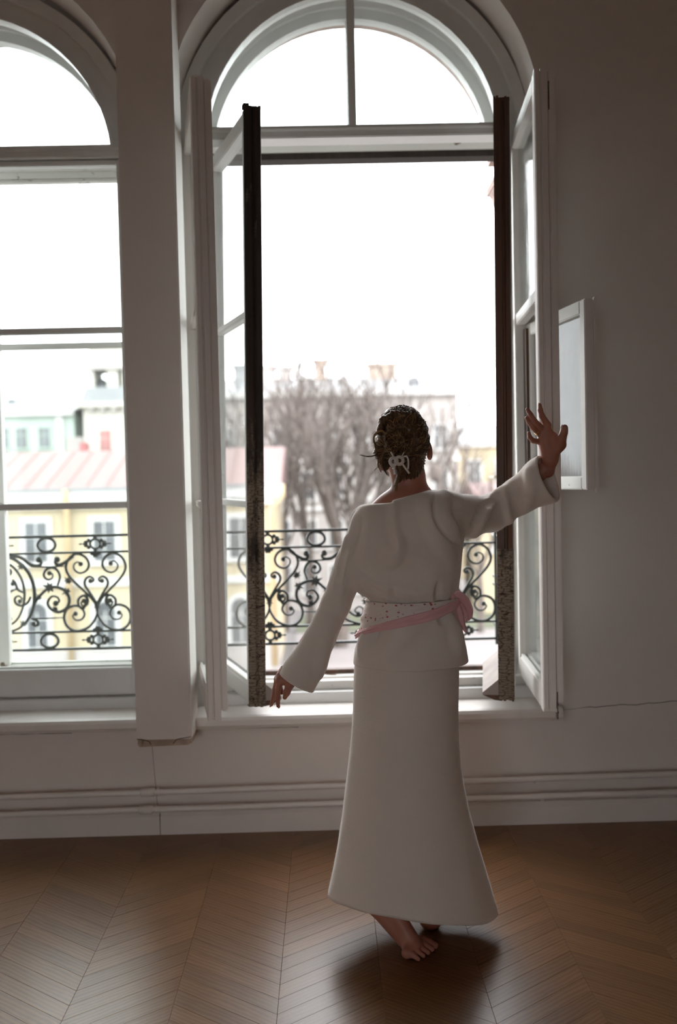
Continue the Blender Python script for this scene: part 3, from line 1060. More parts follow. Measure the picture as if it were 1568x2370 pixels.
HALF = 0.4755      # from a heart axis to the palmette axis
for k, lab in ((0, 'dark wrought iron balcony railing outside the open window'), (1, 'dark wrought iron balcony railing outside the closed left window')):
    root = empty('balcony_railing', ((0.185, -1.612)[k], RY, 0))
    tag(root, lab, 'railing', 'wrought iron balcony railings')
    E0, E1 = (-0.76, 0.645) if k == 0 else (-0.76, 0.76)
    for v, r in ((0, 0.0062), (103 * KM, 0.0055), (573 * KM, 0.0055), (671 * KM, 0.0065)):
        MB().box(E0, E1, -0.007, 0.007, RZ0 + v - r, RZ0 + v + r).build('rail', 'iron', root)
    for s in (-1, 1):
        E = E1 if s > 0 else -E0
        MB().box(s * E - 0.007, s * E + 0.007, -0.007, 0.007, RZ0 - 0.03, RZ0 + 671 * KM + 0.01).build('end_bar', 'iron', root)
        for v in (0.06, 0.26, 0.30, 0.50):
            MB().box(min(s * E, s * (E + 0.09)), max(s * E, s * (E + 0.09)), -0.006, 0.1, RZ0 + v - 0.006, RZ0 + v + 0.006).build('wall_stay', 'iron', root)
    for s in (-1, 1):
        hx_ = s * HALF
        for key in SC:
            scroll_obj(key, hx_, -s, root)
        for key in ('upper_scroll', 'lower_scroll', 'small_scroll', 'heart_half', 'tie'):
            scroll_obj(key, hx_, s, root)
        for x, y, sz, a in LEAF:
            u_, v_ = cr2(x, y)
            leaf_obj(u_, v_, sz, a, hx_, -s, root)
        leaf_obj(*cr2(505, 572), 18, 0.4, hx_, s, root)
        rosette(hx_, 622 * KM, -1, root)
        rosette(hx_, 51 * KM, 1, root)
        ring_oval(hx_ - s * 0.2377, 622 * KM, root)
        ring_oval(hx_ - s * 0.2377, 51 * KM, root)
    rosette(0, 622 * KM, -1, root)
    rosette(0, 51 * KM, 1, root)
    leaf_obj(0, 0.30, 34, 0.3, 0, 1, root)
    leaf_obj(0, 0.20, 26, 1.2, 0, 1, root)

# ================================================================== signed distance modelling for the figure
class Field:
    def __init__(self, lo, hi, h):
        self.h = h
        self.lo = np.array(lo, float)
        n = np.ceil((np.array(hi) - self.lo) / h).astype(int) + 1
        self.n = n
        self.F = np.full(tuple(n), 0.5, np.float32)
        self.ax = [(self.lo[i] + h * np.arange(n[i])).astype(np.float32) for i in range(3)]

    def sub(self, lo, hi):
        s = []
        for i in range(3):
            a = int(max(0, math.floor((lo[i] - self.lo[i]) / self.h)))
            b = int(min(self.n[i], math.ceil((hi[i] - self.lo[i]) / self.h) + 1))
            s.append(slice(a, max(a + 1, b)))
        s = tuple(s)
        X = self.ax[0][s[0]][:, None, None]
        Y = self.ax[1][s[1]][None, :, None]
        Z = self.ax[2][s[2]][None, None, :]
        return s, X, Y, Z

    def join(self, s, d, k):
        A = self.F[s]
        if k > 0:
            h = np.maximum(k - np.abs(A - d), 0) / k
            self.F[s] = np.minimum(A, d) - h * h * k * 0.25
        else:
            self.F[s] = np.minimum(A, d)

    def cut(self, s, d, k):
        """remove the region where d < 0"""
        A = self.F[s]
        B = -d
        if k > 0:
            h = np.maximum(k - np.abs(A - B), 0) / k
            self.F[s] = np.maximum(A, B) + h * h * k * 0.25
        else:
            self.F[s] = np.maximum(A, B)

    @staticmethod
    def d_cone(X, Y, Z, a, b, ra, rb):
        ba = b - a
        L = float(ba @ ba) + 1e-12
        px, py, pz = X - a[0], Y - a[1], Z - a[2]
        t = np.clip((px * ba[0] + py * ba[1] + pz * ba[2]) / L, 0, 1)
        return np.sqrt((px - ba[0] * t) ** 2 + (py - ba[1] * t) ** 2 + (pz - ba[2] * t) ** 2) - (ra + (rb - ra) * t)

    def cone(self, a, b, ra, rb, k=0.01, cut=False):
        a, b = np.array(a, float), np.array(b, float)
        m = max(ra, rb) + 2.0 * k + 3 * self.h
        s, X, Y, Z = self.sub(np.minimum(a, b) - m, np.maximum(a, b) + m)
        d = self.d_cone(X, Y, Z, a, b, ra, rb)
        (self.cut if cut else self.join)(s, d, k)

    def chain(self, pts, radii, k=0.01, cut=False):
        for i in range(len(pts) - 1):
            self.cone(pts[i], pts[i + 1], radii[i], radii[i + 1], k, cut)

    def ell(self, c, r, k=0.01, R=None, cut=False):
        c = np.array(c, float); r = np.array(r, float)
        m = max(r) + 2 * k + 3 * self.h
        s, X, Y, Z = self.sub(c - m, c + m)
        px, py, pz = X - c[0], Y - c[1], Z - c[2]
        if R is not None:
            px, py, pz = (px * R[0][0] + py * R[0][1] + pz * R[0][2], px * R[1][0] + py * R[1][1] + pz * R[1][2], px * R[2][0] + py * R[2][1] + pz * R[2][2])
        k0 = np.sqrt((px / r[0]) ** 2 + (py / r[1]) ** 2 + (pz / r[2]) ** 2) + 1e-6
        k1 = np.sqrt((px / r[0] ** 2) ** 2 + (py / r[1] ** 2) ** 2 + (pz / r[2] ** 2) ** 2) + 1e-6
        (self.cut if cut else self.join)(s, k0 * (k0 - 1) / k1, k)

    def mesh(self):
        F, h = self.F, self.h
        S = F < 0
        cnt = np.zeros(tuple(np.array(F.shape) - 1), np.uint8)
        for dx in (0, 1):
            for dy in (0, 1):
                for dz in (0, 1):
                    cnt += S[dx:F.shape[0] - 1 + dx, dy:F.shape[1] - 1 + dy, dz:F.shape[2] - 1 + dz]
        act = (cnt > 0) & (cnt < 8)
        I = np.argwhere(act)
        idx = np.full(act.shape, -1, np.int32)
        idx[act] = np.arange(len(I), dtype=np.int32)
        corner = {}
        for dx in (0, 1):
            for dy in (0, 1):
                for dz in (0, 1):
                    corner[(dx, dy, dz)] = F[I[:, 0] + dx, I[:, 1] + dy, I[:, 2] + dz]
        acc = np.zeros((len(I), 3)); num = np.zeros(len(I))
        for ax in range(3):
            for o1 in (0, 1):
                for o2 in (0, 1):
                    a = [0, 0, 0]; others = [q for q in range(3) if q != ax]
                    a[others[0]], a[others[1]] = o1, o2
                    b = list(a); b[ax] = 1
                    fa, fb = corner[tuple(a)], corner[tuple(b)]
                    mk = (fa < 0) != (fb < 0)
                    t = np.where(mk, fa / np.where(mk, fa - fb, 1), 0)
                    p = np.array(a, float)[None, :] + np.zeros((len(I), 3))
                    p[:, ax] += t
                    acc += p * mk[:, None]; num += mk
        V = self.lo + h * (I + acc / num[:, None])
        Q = []
        for ax in range(3):
            o = [q for q in range(3) if q != ax]
            sl0 = [slice(None)] * 3; sl1 = [slice(None)] * 3
            sl0[ax] = slice(0, -1); sl1[ax] = slice(1, None)
            ch = S[tuple(sl0)] != S[tuple(sl1)]
            E = np.argwhere(ch)
            ok = (E[:, o[0]] > 0) & (E[:, o[1]] > 0) & (E[:, o[0]] < F.shape[o[0]] - 1) & (E[:, o[1]] < F.shape[o[1]] - 1)
            E = E[ok]
            def cell(d0, d1):
                c = E.copy(); c[:, o[0]] -= d0; c[:, o[1]] -= d1
                return idx[c[:, 0], c[:, 1], c[:, 2]]
            q = np.stack([cell(1, 1), cell(0, 1), cell(0, 0), cell(1, 0)], 1)
            inside = S[E[:, 0], E[:, 1], E[:, 2]]
            flip = ~inside if ax != 1 else inside
            q[flip] = q[flip][:, ::-1]
            Q.append(q)
        return V, np.concatenate(Q)


def smooth_mesh(V, Q, it=2, f=0.5):
    n = len(V)
    e = np.concatenate([Q[:, [0, 1]], Q[:, [1, 2]], Q[:, [2, 3]], Q[:, [3, 0]]])
    e = np.concatenate([e, e[:, ::-1]])
    deg = np.bincount(e[:, 0], minlength=n).astype(float)
    for _ in range(it):
        S = np.stack([np.bincount(e[:, 0], weights=V[e[:, 1], i], minlength=n) for i in range(3)], 1) / deg[:, None]
        V = V + f * (S - V)
    return V


def P(px, py, Y=2.95):
    return at(px, py, Y)


# ------------------------------------------------------------------ head frame
HC = P(930, 1030, 2.972)
hup = np.array([-0.185, -0.06, 0.98]); hup /= np.linalg.norm(hup)
hfw = np.array([-0.26, 0.95, 0.16]); hfw -= hup * (hfw @ hup); hfw /= np.linalg.norm(hfw)
hrt = np.cross(hfw, hup)
HR = [hrt, hfw, hup]


def H(r, f, u):
    return HC + hrt * r + hfw * f + hup * u


BODY = []     # list of (V, Q) joined into the one body mesh


def emit(field, smooth=2):
    V, Q = field.mesh()
    BODY.append((smooth_mesh(V, Q, smooth), Q))


# ---- trunk, head, arms and legs
B = Field((-0.20, 2.72, 0.02), (0.78, 3.28, 1.70), 0.0036)
B.ell(H(0, -0.005, 0.018), (0.073, 0.092, 0.096), 0.0, HR)
B.ell(H(0, 0.036, -0.055), (0.056, 0.056, 0.064), 0.03, HR)
B.ell(H(0, 0.070, -0.096), (0.022, 0.018, 0.016), 0.02, HR)
B.cone(H(0, 0.082, 0.000), H(0, 0.107, -0.036), 0.007, 0.0105, 0.012)
B.ell(H(0, 0.088, -0.066), (0.022, 0.010, 0.008), 0.008, HR)
for s in (-1, 1):
    B.ell(H(s * 0.030, 0.094, -0.002), (0.017, 0.012, 0.010), 0.008, HR, cut=True)
    B.ell(H(s * 0.082, -0.012, -0.030), (0.009, 0.018, 0.029), 0.005, HR)
    B.ell(H(s * 0.079, -0.010, -0.054), (0.008, 0.010, 0.012), 0.006, HR)
B.chain([P(956, 1158, 2.962), P(945, 1100, 2.962), H(0, -0.012, -0.045)], [0.054, 0.049, 0.050], 0.02)
B.chain([P(950, 1150, 2.962), P(905, 1168, 2.958), P(850, 1208, 2.955)], [0.044, 0.030, 0.036], 0.03)
B.chain([P(955, 1150, 2.962), P(1000, 1172, 2.958), P(1045, 1192, 2.96)], [0.036, 0.030, 0.038], 0.03)
B.ell(P(948, 1255), (0.135, 0.095, 0.155), 0.05)
B.ell(P(952, 1390), (0.105, 0.085, 0.12), 0.05)
B.ell(P(942, 1530), (0.138, 0.105, 0.12), 0.05)
B.chain([P(1045, 1190, 2.96), P(1142, 1193, 3.14), P(1262, 1085, 3.085)], [0.040, 0.034, 0.024], 0.02)
B.chain([P(848, 1208, 2.95), P(780, 1390, 2.93), P(664, 1566, 2.92)], [0.040, 0.033, 0.024], 0.02)
RANK = np.array([0.150, 2.893, 0.165])
LANK = np.array([0.302, 3.010, 0.085])
B.chain([P(905, 1545, 2.95), P(915, 1850, 2.90), RANK], [0.075, 0.052, 0.029], 0.03)
B.chain([P(985, 1545, 2.95), P(990, 1850, 3.00), LANK], [0.075, 0.052, 0.030], 0.03)
emit(B, 2)

# ---- feet
Ff = Field((0.05, 2.75, -0.012), (0.42, 3.26, 0.24), 0.0021)
ballc = np.array([0.236, 2.832, 0.030])
heel = np.array([0.118, 2.903, 0.122])
Ff.cone(RANK + [0, 0, 0.06], RANK, 0.031, 0.028, 0.01)
Ff.cone(RANK, heel + [0.008, -0.004, 0.004], 0.027, 0.025, 0.02)
Ff.cone(RANK - [-0.012, 0.01, 0.022], ballc + [0, 0, 0.006], 0.026, 0.022, 0.022)
Ff.cone(heel, ballc - [0.02, -0.01, 0.002], 0.023, 0.022, 0.02)
pm_, bm_ = np.array([0.212, 2.803, 0.019]), np.array([0.262, 2.864, 0.022])
Ff.cone(pm_, bm_, 0.017, 0.019, 0.02)
pt_, bt_ = np.array([0.243, 2.788, 0.008]), np.array([0.302, 2.861, 0.010])
for i in range(5):
    t = i / 4
    a = pm_ + (bm_ - pm_) * t
    b = pt_ + (bt_ - pt_) * t + np.array([0.004, -0.002, 0]) * math.sin(math.pi * t)
    m_ = a + (b - a) * 0.55 + np.array([0, 0, 0.004])
    r = 0.0078 + 0.004 * t ** 3
    Ff.chain([a, m_, b], [r + 0.003, r, r * 0.95], 0.006)
lh, lb = np.array([0.304, 2.992, 0.034]), np.array([0.330, 3.175, 0.020])
Ff.cone(LANK + [0, 0, 0.05], LANK, 0.031, 0.028, 0.01)
Ff.cone(LANK, lh, 0.028, 0.035, 0.02)
Ff.cone(lh, lb, 0.029, 0.020, 0.02)
Ff.cone(LANK, lb, 0.026, 0.018, 0.03)
Ff.cone(lb - [0.028, 0, 0.002], lb + [0.028, -0.012, -0.002], 0.018, 0.017, 0.02)
for i in range(5):
    a = lb + np.array([-0.03 + 0.015 * i, -0.002 * i, -0.004])
    Ff.cone(a, a + [0.004 * (i - 2) * 0.4, 0.045 - 0.004 * (4 - i) - 0.002 * i, -0.007], 0.0095, 0.0085, 0.005)
s_, X_, Y_, Z_ = Ff.sub(Ff.lo, Ff.lo + Ff.h * Ff.n)
Ff.cut(s_, np.broadcast_to(Z_ - 0.0005, Ff.F[s_].shape), 0.004)
emit(Ff, 2)


# ---- right hand (palm towards the room)
def R2(cx, cy, Y):
    return P(1160 + cx / 7.84, 900 + cy / 7.84, Y)


YR = 3.075
hd = Field(R2(380, 1650, 3.0) - [0, 0.0, 0], R2(1300, 180, 3.16) + [0, 0, 0], 0.00155)
wr = R2(885, 1290, YR + 0.004)
hd.cone(R2(830, 1480, YR + 0.01), wr, 0.0225, 0.0205, 0.01)
hd.cone(wr + [0.004, 0.006, 0], R2(850, 1480, YR + 0.02), 0.02, 0.022, 0.01)
idxb, midb, rinb, pinb = R2(850, 660, YR - 0.004), R2(765, 745, YR), R2(740, 850, YR + 0.006), R2(745, 965, YR + 0.010)
thb = R2(1070, 1010, YR - 0.010)
for b_, r_ in ((idxb, 0.0115), (midb, 0.0115), (rinb, 0.011), (pinb, 0.0105)):
    hd.cone(wr, b_, 0.0185, r_, 0.014)
hd.cone(wr, thb, 0.0175, 0.0170, 0.016)
hd.cone(thb, R2(960, 860, YR - 0.004), 0.017, 0.0125, 0.016)
hd.chain([idxb, R2(745, 490, YR - 0.012), R2(716, 385, YR - 0.010), R2(705, 290, YR - 0.004)], [0.0117, 0.0095, 0.0080, 0.0060], 0.004)
hd.chain([midb, R2(612, 590, YR - 0.016), R2(540, 470, YR - 0.018), R2(482, 375, YR - 0.014)], [0.0113, 0.0097, 0.0082, 0.0065], 0.003)
hd.chain([rinb, R2(585, 700, YR - 0.008), R2(515, 610, YR - 0.010), R2(468, 528, YR - 0.006)], [0.0110, 0.0095, 0.0081, 0.0065], 0.0025)
hd.chain([pinb, R2(585, 942, YR - 0.004), R2(525, 880, YR - 0.010), R2(510, 800, YR - 0.012)], [0.0106, 0.0086, 0.0076, 0.0059], 0.0025)
hd.chain([thb, R2(1115, 890, YR - 0.016), R2(1145, 790, YR - 0.022), R2(1152, 705, YR - 0.026)], [0.0178, 0.0130, 0.0117, 0.0099], 0.007)
hd.ell(R2(1165, 720, YR - 0.026), (0.0095, 0.010, 0.0115), 0.005)
emit(hd, 2)


# ---- left hand (thumb side towards the room)
def L3(cx, cy, Y):
    return P(600 + cx / 9.8, 1500 + cy / 9.8, Y)


YL = 2.915
hl = Field(L3(170, 1450, 2.86), L3(1000, 300, 3.0), 0.00155)
wl = L3(640, 560, YL + 0.01)
hl.cone(L3(720, 380, YL + 0.012), wl, 0.024, 0.021, 0.01)
ib, mb_, rb_, pb_ = L3(475, 720, YL - 0.006), L3(425, 700, YL + 0.012), L3(430, 700, YL + 0.030), L3(450, 715, YL + 0.046)
for b_, r_ in ((ib, 0.0120), (mb_, 0.0120), (rb_, 0.0115), (pb_, 0.0105)):
    hl.cone(wl, b_, 0.0185, r_, 0.014)
tb_ = L3(735, 760, YL - 0.014)
hl.cone(wl, tb_, 0.0165, 0.0145, 0.014)
hl.cone(tb_, L3(540, 760, YL - 0.006), 0.0135, 0.0105, 0.012)
hl.chain([ib, L3(432, 930, YL - 0.012), L3(428, 1130, YL - 0.012), L3(430, 1310, YL - 0.006)], [0.0112, 0.0090, 0.0076, 0.0058], 0.004)
hl.chain([mb_, L3(368, 930, YL + 0.012), L3(330, 1115, YL + 0.012), L3(276, 1285, YL + 0.014)], [0.0110, 0.0090, 0.0076, 0.0058], 0.003)
hl.chain([rb_, L3(405, 900, YL + 0.034), L3(430, 1040, YL + 0.036), L3(455, 1120, YL + 0.032)], [0.0108, 0.0086, 0.0074, 0.0056], 0.003)
hl.chain([pb_, L3(470, 870, YL + 0.052), L3(500, 960, YL + 0.052), L3(515, 1020, YL + 0.048)], [0.0100, 0.0078, 0.0068, 0.0052], 0.003)
hl.chain([tb_, L3(680, 880, YL - 0.018), L3(632, 1000, YL - 0.018), L3(585, 1120, YL - 0.016)], [0.0140, 0.0112, 0.0104, 0.0070], 0.006)
for q in ((430, 660, 420, 850), (520, 640, 470, 760)):     # tendons and knuckles
    hl.cone(L3(q[0], q[1] - 60, YL + 0.0), L3(q[2], q[3] - 100, YL - 0.008), 0.004, 0.005, 0.006)
emit(hl, 2)

off = 0
VV, QQ = [], []
for V, Q in BODY:
    VV.append(V); QQ.append(Q + off); off += len(V)
person = npobj('person', np.concatenate(VV), np.concatenate(QQ), 'skin')
tag(person, 'barefoot person in cream wool top and long skirt, back turned, arms held out', 'person')

for s in (-1, 1):
    MB().ball(H(s * 0.030, 0.080, -0.002), 0.0118, 12, 8).build('eye', 'eye_white', person, True)


def nail(c, d, nrm, s=0.0048):
    d = Vector(d).normalized(); n_ = Vector(nrm).normalized(); x_ = d.cross(n_).normalized(); n_ = x_.cross(d)
    m = MB().ball((0, 0, 0), 1, 10, 6)
    c = Vector(c)
    m.v = [tuple(c + x_ * (v[0] * s) + d * (v[1] * s * 1.45) + n_ * (v[2] * s * 0.30)) for v in m.v]
    m.build('nail', 'nail', person, True)


nail(R2(688, 285, YR - 0.004), R2(705, 275, YR) - R2(716, 385, YR), (-1, 0.3, 0.1))
nail(R2(1105, 688, YR - 0.028), R2(1152, 650, YR) - R2(1145, 790, YR), (-0.6, -0.25, 0.7), 0.0062)
nail(L3(448, 1320, YL - 0.009), L3(430, 1330, YL) - L3(428, 1130, YL), (0.25, -0.9, 0))
nail(L3(262, 1296, YL + 0.010), L3(270, 1300, YL) - L3(330, 1115, YL), (-0.8, -0.4, 0.1))
# gold band on the ring finger
ra, rb2 = rinb, R2(585, 700, YR - 0.008)
axr = Vector(rb2 - ra).normalized()
rc = Vector(ra + (rb2 - ra) * 0.46)
e1 = axr.orthogonal().normalized(); e2 = axr.cross(e1)
for dz in (-0.0022, 0.0022):
    MB().tube([tuple(rc + axr * dz + (e1 * math.cos(a) + e2 * math.sin(a)) * 0.0102) for a in np.linspace(0, 2 * math.pi, 25)], 0.0012, 6, False).build('ring', 'gold', person, True)

# ================================================================== clothes
TS = np.array([  # py, left px, right px, depth radius
    (1575, 815, 1089, .152), (1535, 818, 1085, .150), (1500, 823, 1081, .146), (1475, 832, 1076, .142), (1440, 844, 1067, .135), (1405, 853, 1056, .124),
    (1388, 857, 1053, .120), (1377, 846, 1056, .130), (1362, 827, 1060, .142), (1330, 814, 1066, .148), (1290, 810, 1071, .146), (1255, 812, 1076, .140),
    (1215, 817, 1078, .130), (1185, 826, 1072, .116), (1165, 838, 1052, .098), (1150, 866, 1024, .082), (1138, 898, 1004, .070), (1122, 920, 990, .06)], float)
TZ, TX, TR, TD = [], [], [], []
for py, l, r, ry in TS:
    a, b = P(l, py), P(r, py)
    TZ.append((a[2] + b[2]) / 2); TX.append((a[0] + b[0]) / 2); TR.append((b[0] - a[0]) / 2); TD.append(ry)
TZ, TX, TR, TD = map(np.array, (TZ, TX, TR, TD))
TY = 2.955


def torso_at(z):
    return np.interp(z, TZ, TX), np.interp(z, TZ, TR), np.interp(z, TZ, TD)


def back_pt(px, py, out=0.0):
    """the point of the torso's back that the pixel looks at"""
    Y = TY - 0.1
    for _ in range(4):
        p = P(px, py, Y)
        cx, rx, ry = torso_at(p[2])
        q = min(0.98, abs((p[0] - cx) / rx))
        Y = TY - ry * math.sqrt(1 - q * q) - out
    return P(px, py, Y)


S = Field((-0.19, 2.74, 0.70), (0.78, 3.24, 1.56), 0.0034)
s_, X_, Y_, Z_ = S.sub(S.lo, S.lo + S.h * S.n)
cx_, rx_, ry_ = torso_at(Z_)
dx_, dy_ = X_ - cx_, Y_ - TY
q_ = np.sqrt((dx_ / rx_) ** 2 + (dy_ / ry_) ** 2) + 1e-4
r_ = np.sqrt(dx_ ** 2 + dy_ ** 2) + 1e-4
th_ = np.arctan2(dy_, dx_)
# soft vertical pleats gathered at the belt
zb = P(955, 1388)[2]
gather = np.exp(-((Z_ - zb) / 0.05) ** 2)
d_ = (r_ - r_ / q_) + gather * 0.0035 * np.sin(th_ * 19 + 2.0 * np.sin(th_ * 3)) + 0.0022 * np.sin(th_ * 5 + Z_ * 22)
d_ = np.maximum(d_, Z_ - P(955, 1118)[2])
S.join(s_, d_.astype(np.float32), 0)
del d_, q_, r_, th_
# sleeves
LS = [(852, 1214, 2.955, .052), (816, 1300, 2.935, .050), (778, 1398, 2.925, .0445), (740, 1480, 2.92, .0475), (700, 1553, 2.92, .0580), (672, 1606, 2.92, .0660)]
RS = [(1034, 1182, 2.960, .060), (1080, 1196, 3.03, .067), (1136, 1188, 3.12, .058), (1205, 1146, 3.105, .058), (1260, 1112, 3.085, .075), (1310, 1088, 3.065, .088)]
lp = [P(a, b, c) for a, b, c, _ in LS]; lr = [q[3] for q in LS]
rp = [P(a, b, c) for a, b, c, _ in RS]; rrd = [q[3] for q in RS]
S.chain(lp, lr, 0.012)
S.chain(rp, rrd, 0.022)
S.cone(P(1010, 1172, 2.955), P(1060, 1195, 2.985), 0.040, 0.055, 0.03)
S.chain([P(1000, 1160, 2.95), P(1040, 1182, 2.955)], [0.033, 0.050], 0.02)
S.cone(P(880, 1190, 2.95), P(848, 1205, 2.95), 0.04, 0.048, 0.02)


def front_pt(px, py):
    """first point of the cloth that the pixel looks at"""
    for Y in np.arange(2.745, 3.235, 0.0012):
        p = P(px, py, Y)
        i = np.rint((p - S.lo) / S.h).astype(int)
        if (i < 0).any() or (i >= S.n).any():
            continue
        if S.F[tuple(i)] < 0:
            return p, Y
    return P(px, py, 2.85), 2.85


def _press(pts, r, hgt, k, sign):
    pts = [np.array(q, float) for q in catmull([np.array(p, float) for p in pts], 3)]
    n = len(pts)
    rr_ = [r] * n if not hasattr(r, '__len__') else list(np.interp(np.linspace(0, 1, n), np.linspace(0, 1, len(r)), r))
    hh = [hgt] * n if not hasattr(hgt, '__len__') else list(np.interp(np.linspace(0, 1, n), np.linspace(0, 1, len(hgt)), hgt))
    C_ = [P(q[0], q[1], front_pt(q[0], q[1])[1] + sign * (rr_[i] - hh[i])) for i, q in enumerate(pts)]
    S.chain(C_, rr_, k, sign < 0)


def ridge(pts, r, h, k=0.02):
    _press(pts, r, h, k, 1)


def crease(pts, r, h, k=0.014):
    _press(pts, r, h, k, -1)


ridge([(992, 1150), (985, 1180), (1002, 1225), (1040, 1290)], 0.016, [0.003, 0.003, 0.003, 0.0], 0.03)
crease([(880, 1305), (930, 1332), (985, 1340)], 0.030, [0.0, 0.005, 0.002], 0.04)
ridge([(907, 1164), (906, 1200), (910, 1238), (921, 1262), (914, 1290), (876, 1320)], 0.015, [0.006, 0.007, 0.006, 0.005, 0.003, 0.0], 0.022)
crease([(895, 1168), (893, 1200), (895, 1235), (904, 1264)], 0.012, [0.005, 0.006, 0.005, 0.002], 0.018)
crease([(1011, 1146), (1007, 1170), (1013, 1205), (1036, 1238), (1066, 1258)], 0.007, [0.005, 0.006, 0.006, 0.006, 0.004], 0.010)
ridge([(1027, 1148), (1021, 1172), (1028, 1206), (1050, 1236)], 0.016, [0.004, 0.005, 0.004, 0.002], 0.026)
crease([(836, 1184), (816, 1228), (811, 1290), (814, 1335), (830, 1366)], 0.008, [0.004, 0.007, 0.007, 0.007, 0.005], 0.010)
ridge([(850, 1184), (831, 1230), (826, 1292), (833, 1338), (853, 1364)], 0.018, [0.003, 0.005, 0.005, 0.005, 0.003], 0.028)
ridge([(862, 1178), (866, 1215), (858, 1260), (850, 1300)], 0.016, [0.003, 0.003, 0.002, 0.0], 0.03)
ridge([(834, 1335), (862, 1356), (898, 1372)], 0.014, [0.0, 0.004, 0.003], 0.022)
crease([(846, 1358), (872, 1372), (888, 1380)], 0.010, [0.002, 0.005, 0.004], 0.014)
crease([(912, 1366), (910, 1380)], [0.005, 0.008], [0.001, 0.004], 0.012)
crease([(1018, 1350), (1017, 1381)], [0.005, 0.014], [0.002, 0.011], 0.014)
crease([(1018, 1402), (1022, 1440)], [0.014, 0.005], [0.011, 0.002], 0.014)
crease([(874, 1448), (867, 1485)], [0.012, 0.005], [0.009, 0.002], 0.014)
ridge([(852, 1466), (844, 1512)], 0.016, [0.005, 0.003], 0.026)
ridge([(962, 1442), (922, 1482), (896, 1528)], 0.018, [0.0, 0.004, 0.002], 0.034)
ridge([(1045, 1440), (1060, 1500)], 0.016, [0.003, 0.003], 0.03)
# sleeve folds
ridge([(1160, 1136), (1135, 1165), (1112, 1210), (1098, 1236)], 0.013, [0.005, 0.007, 0.006, 0.002], 0.016)
crease([(1148, 1150), (1122, 1172), (1100, 1212)], 0.010, [0.004, 0.006, 0.003], 0.014)
ridge([(1172, 1134), (1179, 1165), (1180, 1204)], 0.012, [0.004, 0.005, 0.002], 0.020)
crease([(1190, 1122), (1197, 1160), (1202, 1194)], 0.014, [0.003, 0.005, 0.002], 0.020)
ridge([(1226, 1092), (1233, 1122), (1220, 1168)], 0.013, [0.003, 0.005, 0.002], 0.020)
ridge([(806, 1250), (800, 1300), (786, 1360), (792, 1415)], 0.012, [0.002, 0.005, 0.005, 0.001], 0.018)
crease([(795, 1258), (784, 1320), (777, 1368)], 0.010, [0.002, 0.005, 0.002], 0.016)
ridge([(764, 1440), (748, 1510), (736, 1560)], 0.014, [0.001, 0.004, 0.003], 0.024)
# open ends: cut the cuffs square and hollow them
for pts, rad, pl, depth in ((lp, lr, (P(645, 1558, 2.92), P(723, 1601, 2.92)), 0.16), (rp, rrd, (P(1250, 1051, 3.10), P(1292, 1164, 3.06)), 0.16)):
    ax = pts[-1] - pts[-2]
    ax = ax / np.linalg.norm(ax)
    chord = pl[1] - pl[0]; chord /= np.linalg.norm(chord)
    if pts is rp:
        ax = np.array([0.84, -0.50, 0.28]); ax /= np.linalg.norm(ax)
    nrm = ax - chord * (ax @ chord); nrm /= np.linalg.norm(nrm)
    mid = (pl[0] + pl[1]) / 2
    lo_, hi_ = mid - 0.14, mid + 0.14
    s_, X_, Y_, Z_ = S.sub(lo_, hi_)
    dpl = -((X_ - mid[0]) * nrm[0] + (Y_ - mid[1]) * nrm[1] + (Z_ - mid[2]) * nrm[2])
    S.cut(s_, np.broadcast_to(dpl, S.F[s_].shape).astype(np.float32), 0.004)
    q0 = pts[-3] + (pts[-2] - pts[-3]) * 0.75
    S.cone(q0, pts[-2], rad[-2] - 0.03, rad[-2] - 0.0085, 0.003, True)
    S.cone(pts[-2], pts[-1], rad[-2] - 0.0085, rad[-1] - 0.0075, 0.003, True)
# hem and neck
zh = P(955, 1534)[2]
s_, X_, Y_, Z_ = S.sub(S.lo, (0.62, 3.15, zh + 0.02))
left_hand_side = X_ < P(812, 1534)[0]
dd = np.where(left_hand_side & (Z_ < zh), 0.05, (Z_ - zh - 0.05 * np.maximum(0, X_ - P(1060, 1530)[0])))
S.cut(s_, np.broadcast_to(dd, S.F[s_].shape).astype(np.float32), 0.004)
s_, X_, Y_, Z_ = S.sub((P(800, 1534)[0], 2.74, zh - 0.02), (0.62, 3.15, zh + 0.08))
cx_, rx_, ry_ = torso_at(Z_)
q_ = np.sqrt(((X_ - cx_) / (rx_ - 0.008)) ** 2 + ((Y_ - TY) / (ry_ - 0.008)) ** 2) + 1e-4
r_ = np.sqrt((X_ - cx_) ** 2 + (Y_ - TY) ** 2) + 1e-4
S.cut(s_, np.maximum(r_ - r_ / q_, Z_ - zh - 0.05).astype(np.float32), 0.003)
s_, X_, Y_, Z_ = S.sub((-0.05, 2.7, P(955, 1200)[2]), (P(1012, 1150)[0], 3.2, 1.56))
pa, pb2 = P(905, 1157), P(990, 1134)
sl = (pb2[2] - pa[2]) / (pb2[0] - pa[0])
lim = np.where(X_ < pa[0], P(870, 1163)[2] + (X_ - pa[0]) * 0.06, np.minimum(pa[2] + (X_ - pa[0]) * sl, P(1000, 1134)[2]))
S.cut(s_, np.broadcast_to(lim - Z_, S.F[s_].shape).astype(np.float32), 0.006)
S.chain([P(956, 1165, 2.998), P(950, 1120, 3.0)], [0.054, 0.062], 0.006, True)
V, Q = S.mesh()
V = smooth_mesh(V, Q, 3)
sweater = npobj('sweater', V, Q, 'cream_wool', person)
sweater['label'] = 'cream felted wool top with wide sleeves'
SWV, SWQ = V, Q

